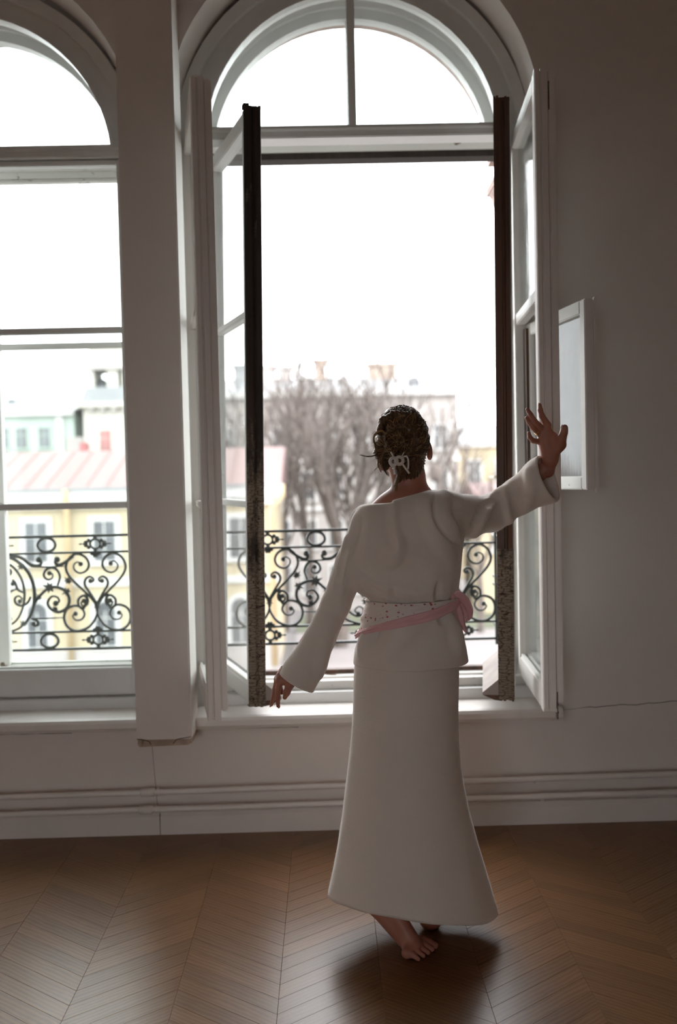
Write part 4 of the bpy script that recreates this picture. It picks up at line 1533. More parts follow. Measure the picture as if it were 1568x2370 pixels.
# ---- skirt
KS = np.array([(1505, 824, 1061, .132), (1560, 819, 1063, .140), (1640, 817, 1061, .142), (1720, 812, 1063, .145), (1800, 803, 1071, .152), (1880, 793, 1087, .165),
               (1960, 780, 1107, .182), (2020, 768, 1124, .198), (2070, 757, 1138, .212), (2120, 752, 1151, .225), (2170, 748, 1162, .235)], float)
KZ, KX, KR, KD = [], [], [], []
for py, l, r, ry in KS:
    a, b = P(l, py), P(r, py)
    KZ.append((a[2] + b[2]) / 2); KX.append((a[0] + b[0]) / 2); KR.append((b[0] - a[0]) / 2); KD.append(ry)
KZ, KX, KR, KD = [np.array(q)[::-1] for q in (KZ, KX, KR, KD)]
zl_, zr_ = P(757, 2066)[2], P(1147, 2112)[2]
zn_ = P(955, 2136, 2.955 - 0.215)[2]
NT, NR = 144, 90
Vs = []
top = P(955, 1508)[2]
for layer, off_ in ((0, 0.0), (1, -0.006)):
    for i in range(NR + 1):
        t = i / NR
        for j in range(NT):
            a = 2 * math.pi * j / NT
            c, s = math.cos(a), math.sin(a)
            zm = (zl_ + zr_) / 2 + (zr_ - zl_) / 2 * c
            zh_ = zm + (zn_ - (zl_ + zr_) / 2) * max(0, -s) ** 1.6 + 0.02 * max(0, s)
            z = top + (zh_ - top) * t
            cx = np.interp(z, KZ, KX); rx = np.interp(z, KZ, KR); ry = np.interp(z, KZ, KD)
            w = t ** 2
            mod = 1 + w * (0.012 * math.sin(4 * a + 0.8) + 0.010 * math.sin(9 * a + 2.0 * t)) + 0.004 * math.sin(3 * a + 9 * t)
            if i == NR:
                off2 = off_ - 0.001 if layer == 0 else off_ + 0.001
            else:
                off2 = off_
            Vs.append((cx + (rx * mod + off2) * c, 2.955 + (ry * mod + off2) * s, z))
Vs = np.array(Vs)
Qs = []
st_ = (NR + 1) * NT
for i in range(NR):
    for j in range(NT):
        j2 = (j + 1) % NT
        a, b, c, d = i * NT + j, i * NT + j2, (i + 1) * NT + j2, (i + 1) * NT + j
        Qs.append((a, d, c, b))
        Qs.append((st_ + a, st_ + b, st_ + c, st_ + d))
for j in range(NT):
    j2 = (j + 1) % NT
    Qs.append((NR * NT + j, st_ + NR * NT + j, st_ + NR * NT + j2, NR * NT + j2))
skirt = npobj('skirt', Vs, np.array(Qs), 'cream_wool', person)
skirt['label'] = 'long cream wool skirt flaring to the ankles'

# ---- wool fuzz: short fibres standing off the cloth
fv, ff = [], []
def fuzz(V, Q, n, L):
    c = V[Q].mean(1)
    nn = np.cross(V[Q[:, 2]] - V[Q[:, 0]], V[Q[:, 3]] - V[Q[:, 1]])
    ar = np.linalg.norm(nn, axis=1) + 1e-12
    nn = nn / ar[:, None]
    pick = rng.choice(len(Q), n, p=ar / ar.sum())
    w4 = rng.dirichlet((1, 1, 1, 1), n)
    p0 = (V[Q[pick]] * w4[:, :, None]).sum(1)
    d = nn[pick] + rng.normal(0, 0.6, (n, 3))
    d /= np.linalg.norm(d, axis=1)[:, None]
    side = np.cross(d, rng.normal(0, 1, (n, 3)))
    side /= np.linalg.norm(side, axis=1)[:, None]
    ln = L * rng.uniform(0.4, 1.2, n)[:, None]
    w = 0.00012
    bend = rng.normal(0, 0.3, (n, 3)) * ln
    base = sum(len(q) for q in fv)
    quad = np.stack([p0 - side * w, p0 + side * w, p0 + d * ln + bend + side * w * 0.5, p0 + d * ln + bend - side * w * 0.5], 1).reshape(-1, 3)
    fv.append(quad)
    ff.append(base + np.arange(4 * n).reshape(-1, 4))
fuzz(SWV, SWQ, 26000, 0.0042)
fuzz(Vs[:st_], np.array([q for q in Qs if max(q) < st_]), 24000, 0.0042)
fz = npobj('wool_fuzz', np.concatenate(fv), np.concatenate(ff), 'cream_wool', person)
tag(fz, kind='stuff')


# ---- sash
def waist_pt(sx, py, out):
    """sx -1..1 across the back (beyond: wrapping round the side)"""
    z = P(955, py)[2]
    cx, rx, ry = torso_at(z)
    a = -math.pi / 2 + sx * math.pi / 2
    return np.array([cx + (rx + out) * math.cos(a), TY + (ry + out) * math.sin(a), z])


def asin_s(px, py):
    z = P(955, py)[2]
    cx, rx, _ = torso_at(z)
    return math.asin(max(-1, min(1, (P(px, py, 2.86)[0] - cx) / (rx * 0.97)))) / (math.pi / 2)


SXS = [-1.5, -1.2, -1.0, -0.72, -0.40, -0.12, 0.16, 0.45, 0.75, 1.0, 1.3]
TOPS = [1387, 1387, 1386, 1385, 1384, 1384, 1383, 1382, 1380, 1379, 1379]
MIDS = [1452, 1462, 1462, 1446, 1428, 1414, 1404, 1392, 1384, 1381, 1381]
BOTS = [1466, 1478, 1476, 1458, 1444, 1433, 1424, 1412, 1404, 1400, 1400]


def band(name, A, Bq, m, out, parent, nu=110, nv=14, uvs=None):
    vs, fs, uv = [], [], []
    for lay in (0, 1):
        for i in range(nu + 1):
            sx = SXS[0] + (SXS[-1] - SXS[0]) * i / nu
            pa_, pb_ = np.interp(sx, SXS, A), np.interp(sx, SXS, Bq)
            for j in range(nv + 1):
                t = j / nv
                py = pa_ + (pb_ - pa_) * t
                o = out + 0.0018 * math.sin(t * 9 + sx * 3.0) + 0.0014 * math.sin(t * 21 + 4 * sx) + 0.003 * math.sin(math.pi * t) - (0.003 if lay else 0)
                # the cloth bridges hollows of the gathered waist
                vs.append(waist_pt(sx, py, o + 0.004 * gaussian(py)))
                uv.append((sx * 14.0, py / 8.5))
    k = (nu + 1) * (nv + 1)
    for i in range(nu):
        for j in range(nv):
            a = i * (nv + 1) + j
            fs.append((a, a + nv + 1, a + nv + 2, a + 1))
            fs.append((k + a, k + a + 1, k + a + nv + 2, k + a + nv + 1))
    for i in range(nu):
        a = i * (nv + 1); b = a + nv
        fs.append((a, k + a, k + a + nv + 1, a + nv + 1))
        fs.append((b, b + nv + 1, k + b + nv + 1, k + b))
    o = mobj(name, vs, fs, m, parent, True)
    ul = o.data.uv_layers.new(name='UVMap')
    for lp_ in o.data.loops:
        ul.data[lp_.index].uv = uv[lp_.vertex_index]
    return o


def gaussian(py):
    return math.exp(-((py - 1388) / 12.0) ** 2)


sash = band('sash', TOPS, MIDS, 'floral_cloth', 0.0105, person)
sash['label'] = 'white sash strewn with tiny red flowers'
band('sash_fold', [q - 3 for q in MIDS], BOTS, 'pink_cloth', 0.0135, sash)['label'] = 'pink turned lower edge of the sash'


def ribbon(name, stations, m, parent, thick=0.0012):
    """stations: (edge point a, edge point b); lofted, thin but solid"""
    A = catmull([s_[0] for s_ in stations], 8); Bq = catmull([s_[1] for s_ in stations], 8)
    n, w = len(A), 7
    vs, fs = [], []
    for lay in (0, 1):
        for i in range(n):
            t0 = A[min(i + 1, n - 1)] - A[max(i - 1, 0)]
            nr = np.cross(t0, Bq[i] - A[i]); nr = nr / (np.linalg.norm(nr) + 1e-9)
            for j in range(w):
                t = j / (w - 1)
                p = A[i] + (Bq[i] - A[i]) * t + nr * (0.0025 * math.sin(t * 7 + i * 0.18) + (thick if lay else 0))
                vs.append(p)
    k = n * w
    for i in range(n - 1):
        for j in range(w - 1):
            a = i * w + j
            fs.append((a, a + w, a + w + 1, a + 1)); fs.append((k + a, k + a + 1, k + a + w + 1, k + a + w))
        a = i * w; b = a + w - 1
        fs.append((a, k + a, k + a + w, a + w)); fs.append((b, b + w, k + b + w, k + b))
    fs.append(tuple(range(w)) + tuple(k + j for j in range(w - 1, -1, -1)))
    e = (n - 1) * w
    fs.append(tuple(e + j for j in range(w - 1, -1, -1)) + tuple(k + e + j for j in range(w)))
    return mobj(name, vs, fs, m, parent, True)


YK = 2.905
bow = MB().ball(P(1049, 1386, YK - 0.008), 0.0135, 12, 8, (0.75, 0.9, 1.15)).build('sash_knot', 'pink_cloth', person, True)
ribbon('bow_loop', [(P(1049, 1376, YK - 0.01), P(1050, 1392, YK - 0.005)), (P(1062, 1369, YK - 0.02), P(1064, 1396, YK + 0.01)), (P(1082, 1382, YK - 0.02), P(1074, 1414, YK + 0.015)),
                    (P(1096, 1408, YK - 0.015), P(1084, 1432, YK + 0.02)), (P(1094, 1428, YK), P(1086, 1437, YK + 0.02)), (P(1088, 1428, YK + 0.02), P(1080, 1428, YK + 0.035)),
                    (P(1076, 1400, YK + 0.02), P(1070, 1412, YK + 0.04)), (P(1056, 1380, YK + 0.01), P(1056, 1392, YK + 0.02))], 'pink_cloth', bow)
ribbon('bow_tail', [(P(1046, 1388, YK - 0.012), P(1056, 1389, YK - 0.008)), (P(1052, 1408, YK - 0.02), P(1066, 1404, YK - 0.008)), (P(1058, 1430, YK - 0.018), P(1074, 1424, YK - 0.004)),
                    (P(1066, 1450, YK - 0.012), P(1079, 1446, YK + 0.0)), (P(1080, 1466, YK - 0.006), P(1082, 1465, YK - 0.004))], 'pink_cloth', bow)
ribbon('bow_tail', [(P(1050, 1390, YK - 0.006), P(1058, 1386, YK)), (P(1062, 1408, YK - 0.006), P(1072, 1400, YK + 0.006)), (P(1074, 1426, YK), P(1082, 1416, YK + 0.012)),
                    (P(1080, 1440, YK + 0.004), P(1086, 1432, YK + 0.014))], 'pink_cloth', bow)

# ================================================================== hair
G = Field(HC - 0.15, HC + 0.15, 0.0024)
G.ell(H(0.0, -0.016, 0.018), (0.079, 0.098, 0.103), 0.0, HR)
G.ell(H(-0.012, -0.055, 0.055), (0.062, 0.055, 0.058), 0.02, HR)
G.ell(H(-0.004, -0.044, -0.056), (0.050, 0.046, 0.060), 0.014, HR)
G.ell(H(0, 0.118, -0.050), (0.105, 0.105, 0.105), 0.012, HR, cut=True)
G.ell(H(0.100, 0.0, -0.066), (0.036, 0.056, 0.056), 0.008, HR, cut=True)
G.ell(H(-0.094, 0.012, -0.058), (0.024, 0.032, 0.036), 0.008, HR, cut=True)
G.ell(H(0.098, -0.03, -0.118), (0.044, 0.07, 0.050), 0.012, HR, cut=True)
G.ell(H(-0.080, -0.04, -0.118), (0.042, 0.07, 0.050), 0.012, HR, cut=True)
s_, X_, Y_, Z_ = G.sub(G.lo, G.lo + G.h * G.n)
ux = (X_ - HC[0]) * hup[0] + (Y_ - HC[1]) * hup[1] + (Z_ - HC[2]) * hup[2]
rx2 = (X_ - HC[0]) * hrt[0] + (Y_ - HC[1]) * hrt[1] + (Z_ - HC[2]) * hrt[2]
G.cut(s_, (0.72 * (ux + 0.122 - 0.95 * np.maximum(rx2 + 0.005, 0) - 0.8 * np.maximum(-rx2 - 0.015, 0))).astype(np.float32), 0.010)
BUN = P(921, 1024, 2.858)
G.ell(BUN - [0, 0.012, 0], (0.040, 0.030, 0.042), 0.004)
for a0, r0, r1, n_ in ((0.4, 0.036, 0.012, 14), (2.5, 0.034, 0.010, 14), (4.6, 0.035, 0.012, 14)):
    pts_ = []
    for q in range(n_):
        t_ = q / (n_ - 1)
        a_ = a0 + 4.2 * t_
        rr0 = r0 + (r1 - r0) * t_
        pts_.append(BUN + np.array([rr0 * math.cos(a_), -0.026 - 0.018 * math.sqrt(max(0, 1 - (rr0 / 0.042) ** 2)), rr0 * math.sin(a_) * 1.05]))
    G.chain(pts_, [0.0075 - 0.003 * q / n_ for q in range(n_)], 0.0015)
G.chain([P(898, 1040, 2.85), P(897, 1012, 2.848), P(908, 992, 2.846), P(930, 988, 2.846), P(952, 996, 2.848), P(962, 1018, 2.85), P(955, 1040, 2.852)], [0.008, 0.010, 0.011, 0.011, 0.011, 0.010, 0.007], 0.004)
G.chain([P(880, 1000, 2.875), P(888, 975, 2.872), P(910, 962, 2.872), P(940, 960, 2.878)], [0.009, 0.013, 0.014, 0.010], 0.006)
G.chain([P(925, 1060, 2.862), P(930, 1085, 2.872), P(926, 1112, 2.892)], [0.022, 0.019, 0.007], 0.012)
G.chain([H(-0.06, -0.05, 0.03), H(-0.082, -0.03, -0.005), H(-0.075, -0.03, -0.05)], [0.026, 0.018, 0.014], 0.012)
s_, X_, Y_, Z_ = G.sub(G.lo, G.lo + G.h * G.n)
ux = (X_ - HC[0]) * hup[0] + (Y_ - HC[1]) * hup[1] + (Z_ - HC[2]) * hup[2]
rx2 = (X_ - HC[0]) * hrt[0] + (Y_ - HC[1]) * hrt[1] + (Z_ - HC[2]) * hrt[2]
ang = np.arctan2(rx2, ux + 0.04)
G.F[s_] = G.F[s_] + (0.0014 * np.sin(ang * 62 + 70 * ux) + 0.0018 * np.sin(ang * 29 - 90 * rx2 + 2 * np.sin(60 * ux))).astype(np.float32)
V, Q = G.mesh()
V = smooth_mesh(V, Q, 1)
hair = npobj('hair', V, Q, 'hair', person)
hair['label'] = 'brown hair twisted up into a loose bun'
HF = G


def surf_dist(p):
    i = ((np.array(p) - HF.lo) / HF.h).astype(int)
    if (i < 1).any() or (i >= HF.n - 1).any():
        return 0.05
    return float(HF.F[tuple(i)])


def pull(p, off_):
    """move p along the field gradient until it lies off_ above the hair surface"""
    p = np.array(p, float)
    for _ in range(6):
        d = surf_dist(p)
        g = np.array([surf_dist(p + e) - surf_dist(p - e) for e in np.eye(3) * 0.005])
        nrm = np.linalg.norm(g)
        if nrm < 1e-6:
            break
        p = p + g / nrm * np.clip(off_ - d, -0.02, 0.02)
    return p


strand = [MB(), MB()]
CLIPC = P(919, 1062, 2.846)
for i in range(520):
    a = random.uniform(-math.pi, math.pi)
    el = random.uniform(-0.5, 1.3)
    st0 = H(0.09 * math.cos(el) * math.sin(a), -0.02 - 0.10 * math.cos(el) * abs(math.cos(a)) * 0.9, 0.02 + 0.105 * math.sin(el))
    tgt = BUN if random.random() < 0.5 else CLIPC
    pts = []
    of = random.uniform(0.0002, 0.0018)
    wob = np.array([random.gauss(0, 1) for _ in range(3)]) * 0.010
    for t in np.linspace(0, random.uniform(0.55, 1.0), 9):
        p = st0 + (tgt - st0) * t + wob * math.sin(math.pi * t * 1.4)
        pts.append(pull(p, of))
    strand[1 if random.random() < 0.30 else 0].tube(catmull(pts, 3), random.uniform(0.0006, 0.0013), 3, False)
for i in range(170):        # turns of the bun
    nrm = Vector((random.gauss(0, 0.5), -1, random.gauss(0, 0.6))).normalized()
    e1 = nrm.orthogonal().normalized(); e2 = nrm.cross(e1)
    r0 = random.uniform(0.010, 0.041)
    a0, a1 = random.uniform(0, 6.28), random.uniform(1.5, 3.6)
    pts = [pull(BUN + np.array(e1 * math.cos(a0 + a1 * t) + e2 * math.sin(a0 + a1 * t)) * r0 + np.array(nrm) * 0.02, random.uniform(0.0003, 0.0030)) for t in np.linspace(0, 1, 8)]
    strand[1 if random.random() < 0.35 else 0].tube(catmull(pts, 3), random.uniform(0.0005, 0.0011), 3, False)


def lock(path, n, spread, r=0.0011, gold=0.45):
    for i in range(n):
        o = np.array([random.gauss(0, 1) for _ in range(3)]) * spread
        o2 = np.array([random.gauss(0, 1) for _ in range(3)]) * spread
        m_ = len(path)
        pts = [np.array(p) + o + (o2 - o) * (q / (m_ - 1)) + np.array([random.gauss(0, 1) for _ in range(3)]) * spread * 0.25 for q, p in enumerate(path)]
        C_ = catmull(pts, 6)
        rad = [r * (1.0 - 0.75 * k / len(C_)) for k in range(len(C_))]
        strand[1 if random.random() < gold else 0].tube(C_, rad, 3, False)


# locks of the updo
lock([P(900, 1020, 2.86), P(885, 998, 2.862), P(868, 1006, 2.868), P(866, 1022, 2.87), P(876, 1034, 2.862), P(892, 1028, 2.856)], 22, 0.0022)
lock([P(896, 1034, 2.86), P(876, 1024, 2.868), P(868, 1030, 2.872), P(874, 1042, 2.868), P(888, 1040, 2.862)], 16, 0.002)
lock([P(918, 985, 2.852), P(900, 972, 2.862), P(884, 976, 2.872), P(876, 990, 2.878), P(880, 1004, 2.87)], 24, 0.0026)
lock([P(912, 982, 2.85), P(918, 966, 2.858), P(940, 961, 2.868), P(958, 966, 2.885)], 24, 0.0024)
lock([P(905, 975, 2.862), P(916, 956, 2.88), P(935, 948, 2.90), P(955, 956, 2.91)], 22, 0.003)
lock([P(930, 990, 2.845), P(952, 992, 2.846), P(963, 1010, 2.846), P(960, 1030, 2.846), P(946, 1040, 2.846)], 26, 0.0022)
lock([P(898, 1010, 2.846), P(906, 994, 2.842), P(922, 986, 2.842), P(938, 988, 2.842)], 24, 0.0022)
lock([P(896, 1012, 2.846), P(896, 1034, 2.842), P(906, 1050, 2.842), P(918, 1060, 2.842)], 22, 0.0022, gold=0.2)
# left side falling locks and flyaways
lock([P(886, 1030, 2.885), P(872, 1050, 2.89), P(866, 1054, 2.892), P(850, 1056, 2.895), P(834, 1052, 2.895)], 14, 0.0016, 0.0006)
lock([P(890, 1040, 2.885), P(880, 1060, 2.89), P(876, 1076, 2.892), P(884, 1092, 2.892)], 26, 0.0026, 0.0007, 0.5)
lock([P(888, 1050, 2.885), P(884, 1072, 2.888), P(892, 1090, 2.888), P(900, 1100, 2.888)], 26, 0.0024, 0.0008, 0.2)
for q in range(16):
    x0, y0 = random.uniform(868, 886), random.uniform(1000, 1070)
    lock([P(x0, y0, 2.885), P(x0 - random.uniform(5, 14), y0 + random.uniform(-6, 12), 2.89), P(x0 - random.uniform(10, 26), y0 + random.uniform(-8, 34), 2.89)], 1, 0.0005, 0.0005, 0.6)
for q in range(14):
    x0 = random.uniform(872, 985)
    y0 = 952 + ((x0 - 932) / 60.0) ** 2 * 30
    lock([P(x0, y0 + 6, 2.93), P(x0 + random.uniform(-8, 8), y0 - 3, 2.93), P(x0 + random.uniform(-16, 16), y0 - random.uniform(0, 8), 2.92)], 1, 0.0004, 0.00045, 0.6)
for q in range(5):
    lock([P(878, 1078, 2.89), P(868, 1088, 2.89), P(random.uniform(856, 872), random.uniform(1094, 1106), 2.89)], 1, 0.0008, 0.0004, 0.7)
# tail under the clip
lock([P(920, 1070, 2.85), P(926, 1088, 2.852), P(922, 1106, 2.872), P(916, 1122, 2.895), P(914, 1134, 2.905)], 60, 0.0042, 0.0008, 0.45)
lock([P(926, 1070, 2.85), P(934, 1090, 2.856), P(936, 1110, 2.878)], 40, 0.004, 0.0008, 0.3)
strand[0].build('hair_strands', 'hair', hair, True)
strand[1].build('fair_strands', 'hair_gold', hair, True)
for nm in ('hair_strands', 'fair_strands'):
    tag(bpy.data.objects[nm], kind='stuff')

# ---- claw clip
YCp = 2.822
clip = MB()
def oval(cx, cy, rx, ry, Y, r, n=25):
    return [P(cx + rx * math.cos(a), cy + ry * math.sin(a), Y) for a in np.linspace(0, 2 * math.pi, n)], r
p_, r_ = oval(911, 1068, 7.5, 8.5, YCp, 0.0050); clip.tube(p_, r_, 8, False)
p_, r_ = oval(925, 1066, 8.5, 8.5, YCp - 0.001, 0.0050); clip.tube(p_, r_, 8, False)
clip.tube([P(915, 1060, YCp - 0.003), P(916, 1074, YCp - 0.003)], 0.0022, 6)
clip.tube([P(921, 1060, YCp - 0.003), P(922, 1074, YCp - 0.003)], 0.0022, 6)
clip_o = clip.build('hair_clip', 'clip_white', person, True)
clip_o['label'] = 'white claw clip'
for nm, path, r in (('clip_arm', [(934, 1057), (941, 1056), (945, 1062), (946, 1072), (945, 1086)], 0.0028),
                    ('clip_tooth', [(932, 1073), (938, 1082), (944, 1090), (948, 1096)], 0.0030),
                    ('clip_tooth', [(914, 1078), (913, 1088), (914, 1098)], 0.0032),
                    ('clip_tooth', [(905, 1046), (910, 1054), (913, 1062)], 0.0026),
                    ('clip_tooth', [(936, 1046), (932, 1054), (928, 1060)], 0.0022)):
    MB().tube(catmull([P(x, y, YCp + 0.004) for x, y in path], 5), r, 8).build(nm, 'clip_white', clip_o, True)

# ================================================================== the town outside
GZ = -9.0


def A(px, py, Y):
    return at(px, py, Y)


tag(MB().box(-120, 120, -90, 300, GZ - 0.5, GZ).build('ground_street', 'asphalt'), kind='structure')
tag(MB().box(-60, 80, 44.0, 48.5, GZ, GZ + 0.14).build('pavement', 'paving'), kind='structure')
tag(MB().box(-2.2, 60, 63.5, 71, GZ, GZ + 0.18).build('lawn', 'grass'), kind='structure')
tag(MB().box(-2.2, 60, 51.0, 63.5, GZ, GZ + 0.10).build('garden_path', 'paving'), kind='structure')


def far_window(root, xc, z0, z1, w, Y, trim='white_stucco', arched=False, pane='dark_pane', tr=0.22):
    """one window of a far house: surround, recessed pane and bars"""
    def shape(hw, a, b):
        if not arched:
            return [(xc - hw, a), (xc + hw, a), (xc + hw, b), (xc - hw, b)]
        pts = [(xc - hw, a), (xc + hw, a)]
        for k in range(9):
            t = math.pi * k / 8
            pts.append((xc + hw * math.cos(t), b - hw + hw * math.sin(t)))
        return pts
    f = MB()
    f.prism(shape(w / 2 + tr, z0 - tr * 0.6, z1 + tr), 'y', Y - 0.10, Y + 0.05)
    fo = f.build('window', trim, root)
    MB().prism(shape(w / 2, z0, z1), 'y', Y - 0.13, Y - 0.09).build('pane', pane, fo)
    MB().box(xc - 0.035, xc + 0.035, Y - 0.15, Y - 0.12, z0, z1 - (w / 2 if arched else 0)).build('window_bar', trim, fo)
    MB().box(xc - w / 2, xc + w / 2, Y - 0.15, Y - 0.12, z0 + (z1 - z0) * 0.62, z0 + (z1 - z0) * 0.62 + 0.06).build('window_bar', trim, fo)
    MB().box(xc - w / 2 - tr - 0.05, xc + w / 2 + tr + 0.05, Y - 0.25, Y, z0 - tr * 0.6 - 0.08, z0 - tr * 0.6).build('ledge', trim, fo)


# ---- long yellow house opposite
Y = 52.0
yx1 = A(640, 1300, Y)[0]
yx0 = -30.0
r = empty('yellow_house', ((yx0 + yx1) / 2, Y, GZ))
tag(r, 'long yellow house with white window surrounds and a faded red roof', 'building')
r_loc = r.location.copy()


def sub_root(name, label, loc, group=None):
    e = empty(name, loc)
    tag(e, label, 'building', group)
    e.location = (0, 0, 0)
    return e


r.location = (0, 0, 0)
MB().box(yx0, yx1, Y, Y + 8.4, GZ, 0.7).build('wall', 'ochre_wall', r)
MB().box(yx0, yx1 + 0.1, Y - 0.25, Y + 0.1, GZ, GZ + 1.35).build('plinth', 'pale_wall', r)
MB().box(yx0, yx1 + 0.25, Y - 0.18, Y + 0.1, -4.15, -3.75).build('string_course', 'white_stucco', r)
MB().box(yx0, yx1 + 0.45, Y - 0.50, Y + 0.2, 0.45, 1.22, 0.08).build('cornice', 'white_stucco', r)
MB().box(yx0, yx1 + 0.3, Y - 0.30, Y + 0.2, 0.10, 0.46).build('frieze', 'cream_wall', r)
MB().box(yx0, yx1 + 0.5, Y - 0.62, Y - 0.48, 1.10, 1.25).build('gutter', 'zinc_roof', r)
roof = MB()
roof.prism([(Y - 0.5, 1.22), (Y + 6, 3.42), (Y + 8.8, 1.22)], 'x', yx0, yx1 + 0.4)
ro = roof.build('roof', 'red_roof', r)
for k in range(24):
    xk = yx0 + 1.1 * k + 0.5
    if xk < yx1:
        MB().prism([(Y - 0.5, 1.22), (Y + 6, 3.42), (Y + 6, 3.47), (Y - 0.5, 1.27)], 'x', xk, xk + 0.06).build('roof_seam', 'red_roof', ro)
xs = [A(px, 1255, Y)[0] for px in (-72, 85, 243, 400)]
step = xs[2] - xs[1]
k = 0
xw = xs[1]
while xw + step < yx1 - 0.8:
    xw += step
while xw > -24:
    far_window(r, xw, -2.76, -0.62, 1.15, Y, tr=0.30)
    far_window(r, xw - 0.08, -7.45, -5.0, 1.05, Y, arched=True, tr=0.28)
    xw -= step
for px in (157, 628):
    xd = A(px, 1145, Y)[0]
    MB().tube([(xd, Y - 0.35, GZ + 0.3), (xd, Y - 0.35, -0.1), (xd - (0.0 if px < 300 else -0.6), Y - 0.5, 0.55), (xd - (0.0 if px < 300 else -0.6), Y - 0.58, 1.15)], 0.17, 8).build('drainpipe', 'drain_metal', r, True)

# ---- green house and cream tower behind it
Y = 85.0
gx0, gx1 = -40.0, A(192, 1000, Y)[0] - 0.75
g = sub_root('green_house', 'pale green house rising behind the red roof', (0, 0, 0))
MB().box(gx0, gx1, Y, Y + 12, GZ, 7.7).build('wall', 'green_wall', g)
MB().box(gx0, gx1 + 0.1, Y - 0.5, Y + 0.2, 7.55, 8.0).build('cornice', 'white_stucco', g)
MB().prism([(Y - 0.6, 8.0), (Y + 7, 9.5), (Y + 13, 8.0)], 'x', gx0, gx1 + 0.3).build('roof', 'zinc_roof', g)
for px in (8, 50, 103, -36):
    far_window(g, A(px, 1010, Y)[0], 4.75, 6.5, 0.9, Y, trim='green_wall', tr=0.14)
xp_ = A(139, 1000, Y)[0]
MB().box(xp_ - 0.32, xp_ + 0.32, Y - 0.2, Y, 2, 7.6).build('pilaster', 'white_stucco', g)
xp_ = A(174, 1000, Y)[0]
MB().box(xp_ - 0.75, xp_ + 0.75, Y - 0.15, Y, 3.5, 5.6).build('gateway', 'pale_wall', g)
xp_ = A(198, 1030, Y - 2)[0]
MB().box(xp_ - 0.40, xp_ + 0.35, Y - 2.5, Y - 2, 2, 5.0, 0.08).build('chimney', 'maroon', g)
xc_ = A(29, 942, Y + 5)[0]
mb2 = MB().box(xc_ - 0.28, xc_ + 0.28, Y + 4.7, Y + 5.3, 8.4, 9.6)
mb2.box(xc_ - 0.38, xc_ + 0.38, Y + 4.6, Y + 5.4, 9.0, 9.55)
mb2.build('flue', 'dark_pane', g)

t = sub_root('cream_tower', 'cream bell tower with open lantern, seen in the left window', (0, 0, 0))
tx0, tx1 = gx1 + 1.0, A(330, 1000, Y)[0]
MB().box(tx0, tx1, Y - 0.6, Y + 5, GZ, 8.1).build('wall', 'cream_wall', t)
MB().box(tx0 - 0.55, tx1 + 0.6, Y - 1.2, Y + 5.5, 8.1, 8.55, 0.08).build('cornice', 'cream_wall', t)
for q in range(5):
    MB().box(tx0 + 0.5 + q * 1.0, tx0 + 1.0 + q * 1.0, Y - 1.0, Y - 0.6, 7.75, 8.1).build('dentil', 'pale_wall', t)
MB().prism([(tx0 - 0.2, 8.55), (tx1 + 0.2, 8.55), (tx1 - 0.3, 9.9), (tx0 + 0.3, 9.9)], 'y', Y - 0.9, Y + 5).build('roof_skirt', 'zinc_roof', t)
lx0, lx1 = A(203, 880, Y)[0], A(318, 880, Y)[0]
for a_, b_ in ((0.0, 0.40), (1.55, 1.0), (2.9, 1.2)):
    MB().box(lx0 + a_ + 0.15, lx0 + a_ + 0.15 + b_, Y, Y + 3.5, 9.8, 11.7).build('lantern_pier', 'cream_wall', t)
MB().box(lx0 - 0.1, lx1 + 0.2, Y - 0.3, Y + 4, 11.5, 11.75).build('lantern_cornice', 'pale_wall', t)
MB().box(lx0 + 0.1, lx1, Y, Y + 3.6, 11.7, 13.5).build('drum', 'cream_wall', t)
MB().box(lx0 - 0.05, lx1 + 0.1, Y - 0.25, Y + 3.8, 13.45, 13.9, 0.06).build('drum_cornice', 'zinc_roof', t)
MB().ball((lx0 + 0.95, Y + 1.5, 10.3), 0.55, 10, 6, (1, 1, 1.1)).build('bell', 'dark_pane', t, True)
far_window(t, A(248, 1020, Y)[0], 4.2, 6.1, 0.85, Y - 0.6, trim='cream_wall', tr=0.12, pane='maroon')

# ---- pale house behind the trees
Y = 75.0
px0, px1 = A(470, 950, Y)[0], A(1060, 950, Y)[0]
p = sub_root('pale_house', 'tall pale house with chimneys behind the bare trees', (0, 0, 0))
MB().box(px0, px1, Y, Y + 14, GZ, 8.2).build('wall', 'pale_wall', p)
MB().box(px0 - 0.3, px1 + 0.5, Y - 0.6, Y + 0.3, 7.75, 8.3, 0.08).build('cornice', 'white_stucco', p)
MB().box(px0, px1 + 0.1, Y - 0.2, Y + 0.1, 2.6, 2.95).build('string_course', 'white_stucco', p)
MB().box(px0, px1 + 0.1, Y - 0.2, Y + 0.1, -1.1, -0.8).build('string_course', 'white_stucco', p)
MB().prism([(Y - 0.5, 8.3), (Y + 3, 9.6), (Y + 14, 9.6), (Y + 14.5, 8.3)], 'x', px0, px1 + 0.3).build('roof', 'zinc_roof', p)
nwin = 9
for row, (z0, z1) in enumerate(((3.6, 5.4), (-0.2, 1.9), (-4.0, -1.9), (-7.6, -5.5))):
    for q in range(nwin):
        xw = A(650, 1020, Y)[0] + (q - 2) * 2.10
        if px0 + 0.7 < xw < px1 - 0.6:
            far_window(p, xw, z0, z1, 1.0, Y, tr=0.18)
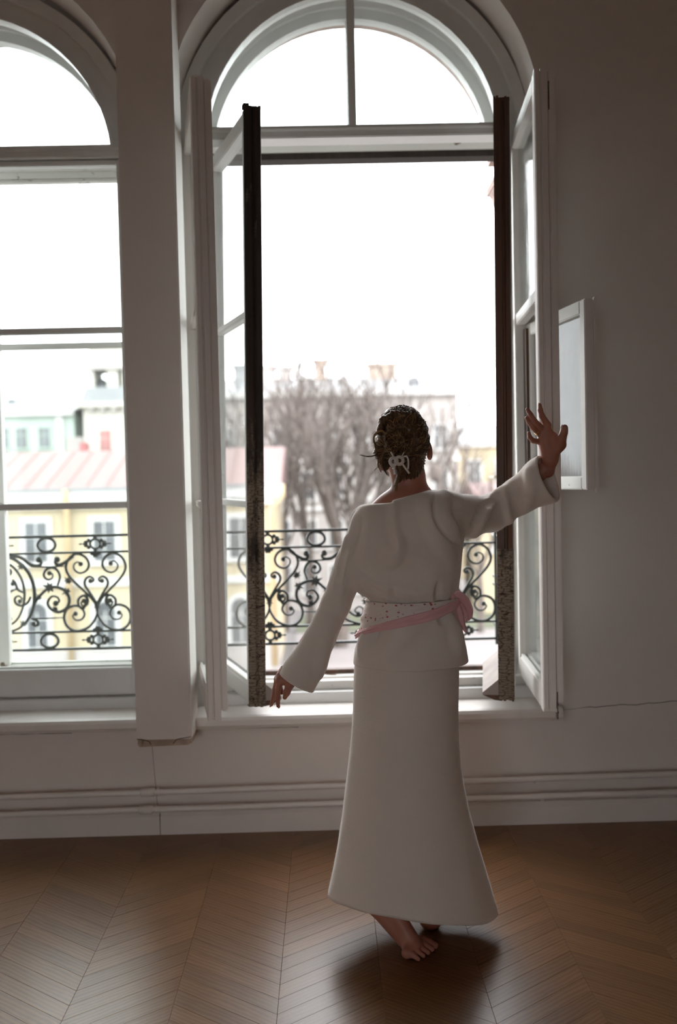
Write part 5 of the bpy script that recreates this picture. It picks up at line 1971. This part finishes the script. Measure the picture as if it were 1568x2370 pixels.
for px_, w_, h0, h1, mt in ((742, 0.45, 9.0, 10.9, 'chimney_brick'), (884, 1.15, 8.6, 10.5, 'chimney_brick'), (660, 0.5, 9.0, 10.4, 'pale_wall'), (618, 0.7, 9.0, 10.5, 'pale_wall'), (560, 0.6, 9.0, 10.6, 'zinc_roof')):
    xq = A(px_, 860, Y + 3)[0]
    c = MB().box(xq - w_, xq + w_, Y + 2.4, Y + 3.8, h0, h1)
    c.box(xq - w_ - 0.15, xq + w_ + 0.15, Y + 2.2, Y + 4.0, h1 - 0.05, h1 + 0.18)
    c.build('chimney', mt, p)
xq = A(957, 906, Y + 1)[0]
MB().prism([(xq - 0.45, 8.4), (xq + 0.45, 8.4), (xq + 0.45, 9.0), (xq, 9.35), (xq - 0.45, 9.0)], 'y', Y + 0.2, Y + 2.5).build('dormer', 'dark_pane', p)
xq = A(813, 855, Y + 3)[0]
MB().tube([(xq, Y + 3, 9.4), (xq, Y + 3, 11.2)], 0.06, 5).build('aerial', 'dark_pane', p)

# ---- right: yellow house and a red-roofed wing
Y = 95.0
q = sub_root('ochre_house', 'distant ochre house at the right of the garden', (0, 0, 0))
qx0, qx1 = A(1062, 1060, Y)[0], 40.0
MB().box(qx0, qx1, Y, Y + 10, GZ, 4.6).build('wall', 'ochre_wall', q)
MB().prism([(Y - 0.5, 4.6), (Y + 5, 6.6), (Y + 10.5, 4.6)], 'x', qx0 - 0.3, qx1).build('roof', 'zinc_roof', q)
MB().box(qx0 - 0.2, qx1, Y - 0.4, Y + 0.1, 4.2, 4.65).build('cornice', 'white_stucco', q)
for i in range(5):
    far_window(q, qx0 + 1.6 + i * 2.7, 0.6, 2.8, 1.1, Y)
    far_window(q, qx0 + 1.6 + i * 2.7, -3.4, -1.2, 1.1, Y)
Y = 70.0
q = sub_root('low_wing', 'low wing with pink roof and white cornice at the right', (0, 0, 0))
qx0, qx1 = px1 + 0.9, 36.0
MB().box(qx0, qx1, Y, Y + 9, GZ, -0.9).build('wall', 'ochre_wall', q)
MB().box(qx0 - 0.3, qx1, Y - 0.4, Y + 0.2, -1.0, -0.35, 0.06).build('cornice', 'white_stucco', q)
MB().prism([(Y - 0.5, -0.35), (Y + 4.5, 0.85), (Y + 9.5, -0.35)], 'x', qx0 - 0.3, qx1).build('roof', 'red_roof', q)
for i in range(5):
    far_window(q, qx0 + 1.5 + i * 2.8, -4.2, -2.0, 1.1, Y)

# ---- stone corbel on our own facade, just right of the window
cb = MB()
cpt = A(1133, 440, 4.75)
cx0, cz0 = cpt[0], cpt[2]
cb.prism([(cx0 - 0.005, cz0 + 0.01), (cx0 + 0.05, cz0 + 0.12), (cx0 + 0.14, cz0 + 0.12), (cx0 + 0.14, cz0 - 0.12), (cx0 + 0.035, cz0 - 0.10), (cx0 + 0.02, cz0 - 0.035), (cx0 + 0.008, cz0 - 0.02)], 'y', 4.58, 4.80)
cb.box(cx0 + 0.0, cx0 + 0.14, 4.58, 4.83, cz0 - 0.012, cz0 + 0.012)
tag(cb.build('stone_corbel', 'brick_red'), 'small stone corbel peeping past the brown casement edge', 'corbel')
lpnt = A(1143, 1104, 4.72)
tag(MB().box(lpnt[0] - 0.022, lpnt[0] + 0.10, 4.58, 4.74, lpnt[2] - 0.008, lpnt[2] + 0.008, 0.003).build('stone_ledge', 'facade_stucco'), 'thin pale ledge poking out left of the brown casement edge', 'ledge')


# ---- bare trees
def bare_tree(px, Y, top_py, trunk_r, label, seed, spread=0.5, limbs=5, knob=None, dens=1.0):
    rnd = random.Random(seed)
    base = np.array([A(px, 1200, Y)[0], Y, GZ])
    topz = A(px, top_py, Y)[2]
    Ht = topz - GZ
    root = empty('bare_tree', base)
    tag(root, label, 'tree', 'bare trees in the garden')
    tr_, br = MB(), MB()
    fork = Ht * rnd.uniform(0.30, 0.38)
    lean = np.array([rnd.uniform(-.3, .3), rnd.uniform(-.3, .3), 0])
    tp = [np.array([0, 0, 0]), np.array([0.1, 0, fork * 0.5]) + lean * 0.4, np.array([0, 0, fork]) + lean]
    tr_.tube(catmull(tp, 5), [trunk_r * (1.15 - 0.35 * i / 10) for i in range(11)], 9)

    def grow(p, d, L, rad, depth, m):
        n = 4
        pts, cur, dd = [p], p.copy(), d.copy()
        for i in range(n):
            dd = dd + np.array([rnd.gauss(0, 0.10), rnd.gauss(0, 0.10), 0.10 if depth > 0 else 0.05])
            dd /= np.linalg.norm(dd)
            cur = cur + dd * L / n
            pts.append(cur.copy())
        m.tube(pts, [rad * (1 - 0.5 * i / n) for i in range(n + 1)], 5 if depth < 2 else 3, False)
        if depth >= 4 or rad < 0.012:
            return
        kids = {0: 4, 1: 4, 2: 3, 3: 2}[depth]
        for q in range(max(2, int(round(kids * dens)))):
            t = rnd.uniform(0.35, 1.0)
            i = min(n - 1, int(t * n))
            o = pts[i] + (pts[i + 1] - pts[i]) * (t * n - i)
            az = rnd.uniform(0, 2 * math.pi)
            side = np.array([math.cos(az), math.sin(az), rnd.uniform(0.0, 0.5)])
            nd = dd * 0.75 + side * rnd.uniform(0.35, 0.75)
            nd /= np.linalg.norm(nd)
            grow(o, nd, L * rnd.uniform(0.48, 0.70), rad * 0.56, depth + 1, m)
    for i in range(limbs):
        az = 2 * math.pi * (i + rnd.uniform(-.3, .3)) / limbs
        d = np.array([math.cos(az) * spread, math.sin(az) * spread, 1.0])
        d /= np.linalg.norm(d)
        grow(tp[-1] + np.array([0, 0, rnd.uniform(-0.8, 0)]), d, Ht * rnd.uniform(0.36, 0.50), trunk_r * rnd.uniform(0.45, 0.65), 0, br)
    if knob:
        for kz, kr in knob:
            tr_.ball((rnd.uniform(-.1, .1), 0, Ht * kz), kr, 8, 6, (1, 1, 1.3))
        tr_.tube([tp[-1], np.array([0.1, 0, Ht * 0.75])], [trunk_r * 0.75, trunk_r * 0.45], 7)
    tr_.build('trunk', 'bark', root, True)
    br.build('branches', 'bark', root, True)
    root.location = tuple(base)


bare_tree(652, 65, 905, 0.30, 'leftmost bare garden tree, slender, nearest the charred casement edge', 3, 0.38, 5)
bare_tree(712, 66, 885, 0.28, 'bare garden tree standing back between its two larger neighbours', 5, 0.42, 5)
bare_tree(782, 58, 868, 0.42, 'largest bare garden tree, tall spreading crown left of the head', 8, 0.42, 7)
bare_tree(868, 61, 900, 0.32, 'bare garden tree rising just behind the head', 13, 0.45, 5)
bare_tree(1015, 53, 905, 0.26, 'pollarded bare tree with knobbly head right of the head', 21, 0.30, 5, knob=((0.70, 0.42), (0.55, 0.3)), dens=0.8)
bare_tree(1108, 62, 1045, 0.20, 'small bare tree before the ochre house by the brown casement', 34, 0.6, 4, dens=0.9)
bare_tree(150, 118, 845, 0.22, 'faint distant bare tree beside the cream tower', 55, 0.45, 4, dens=0.6)
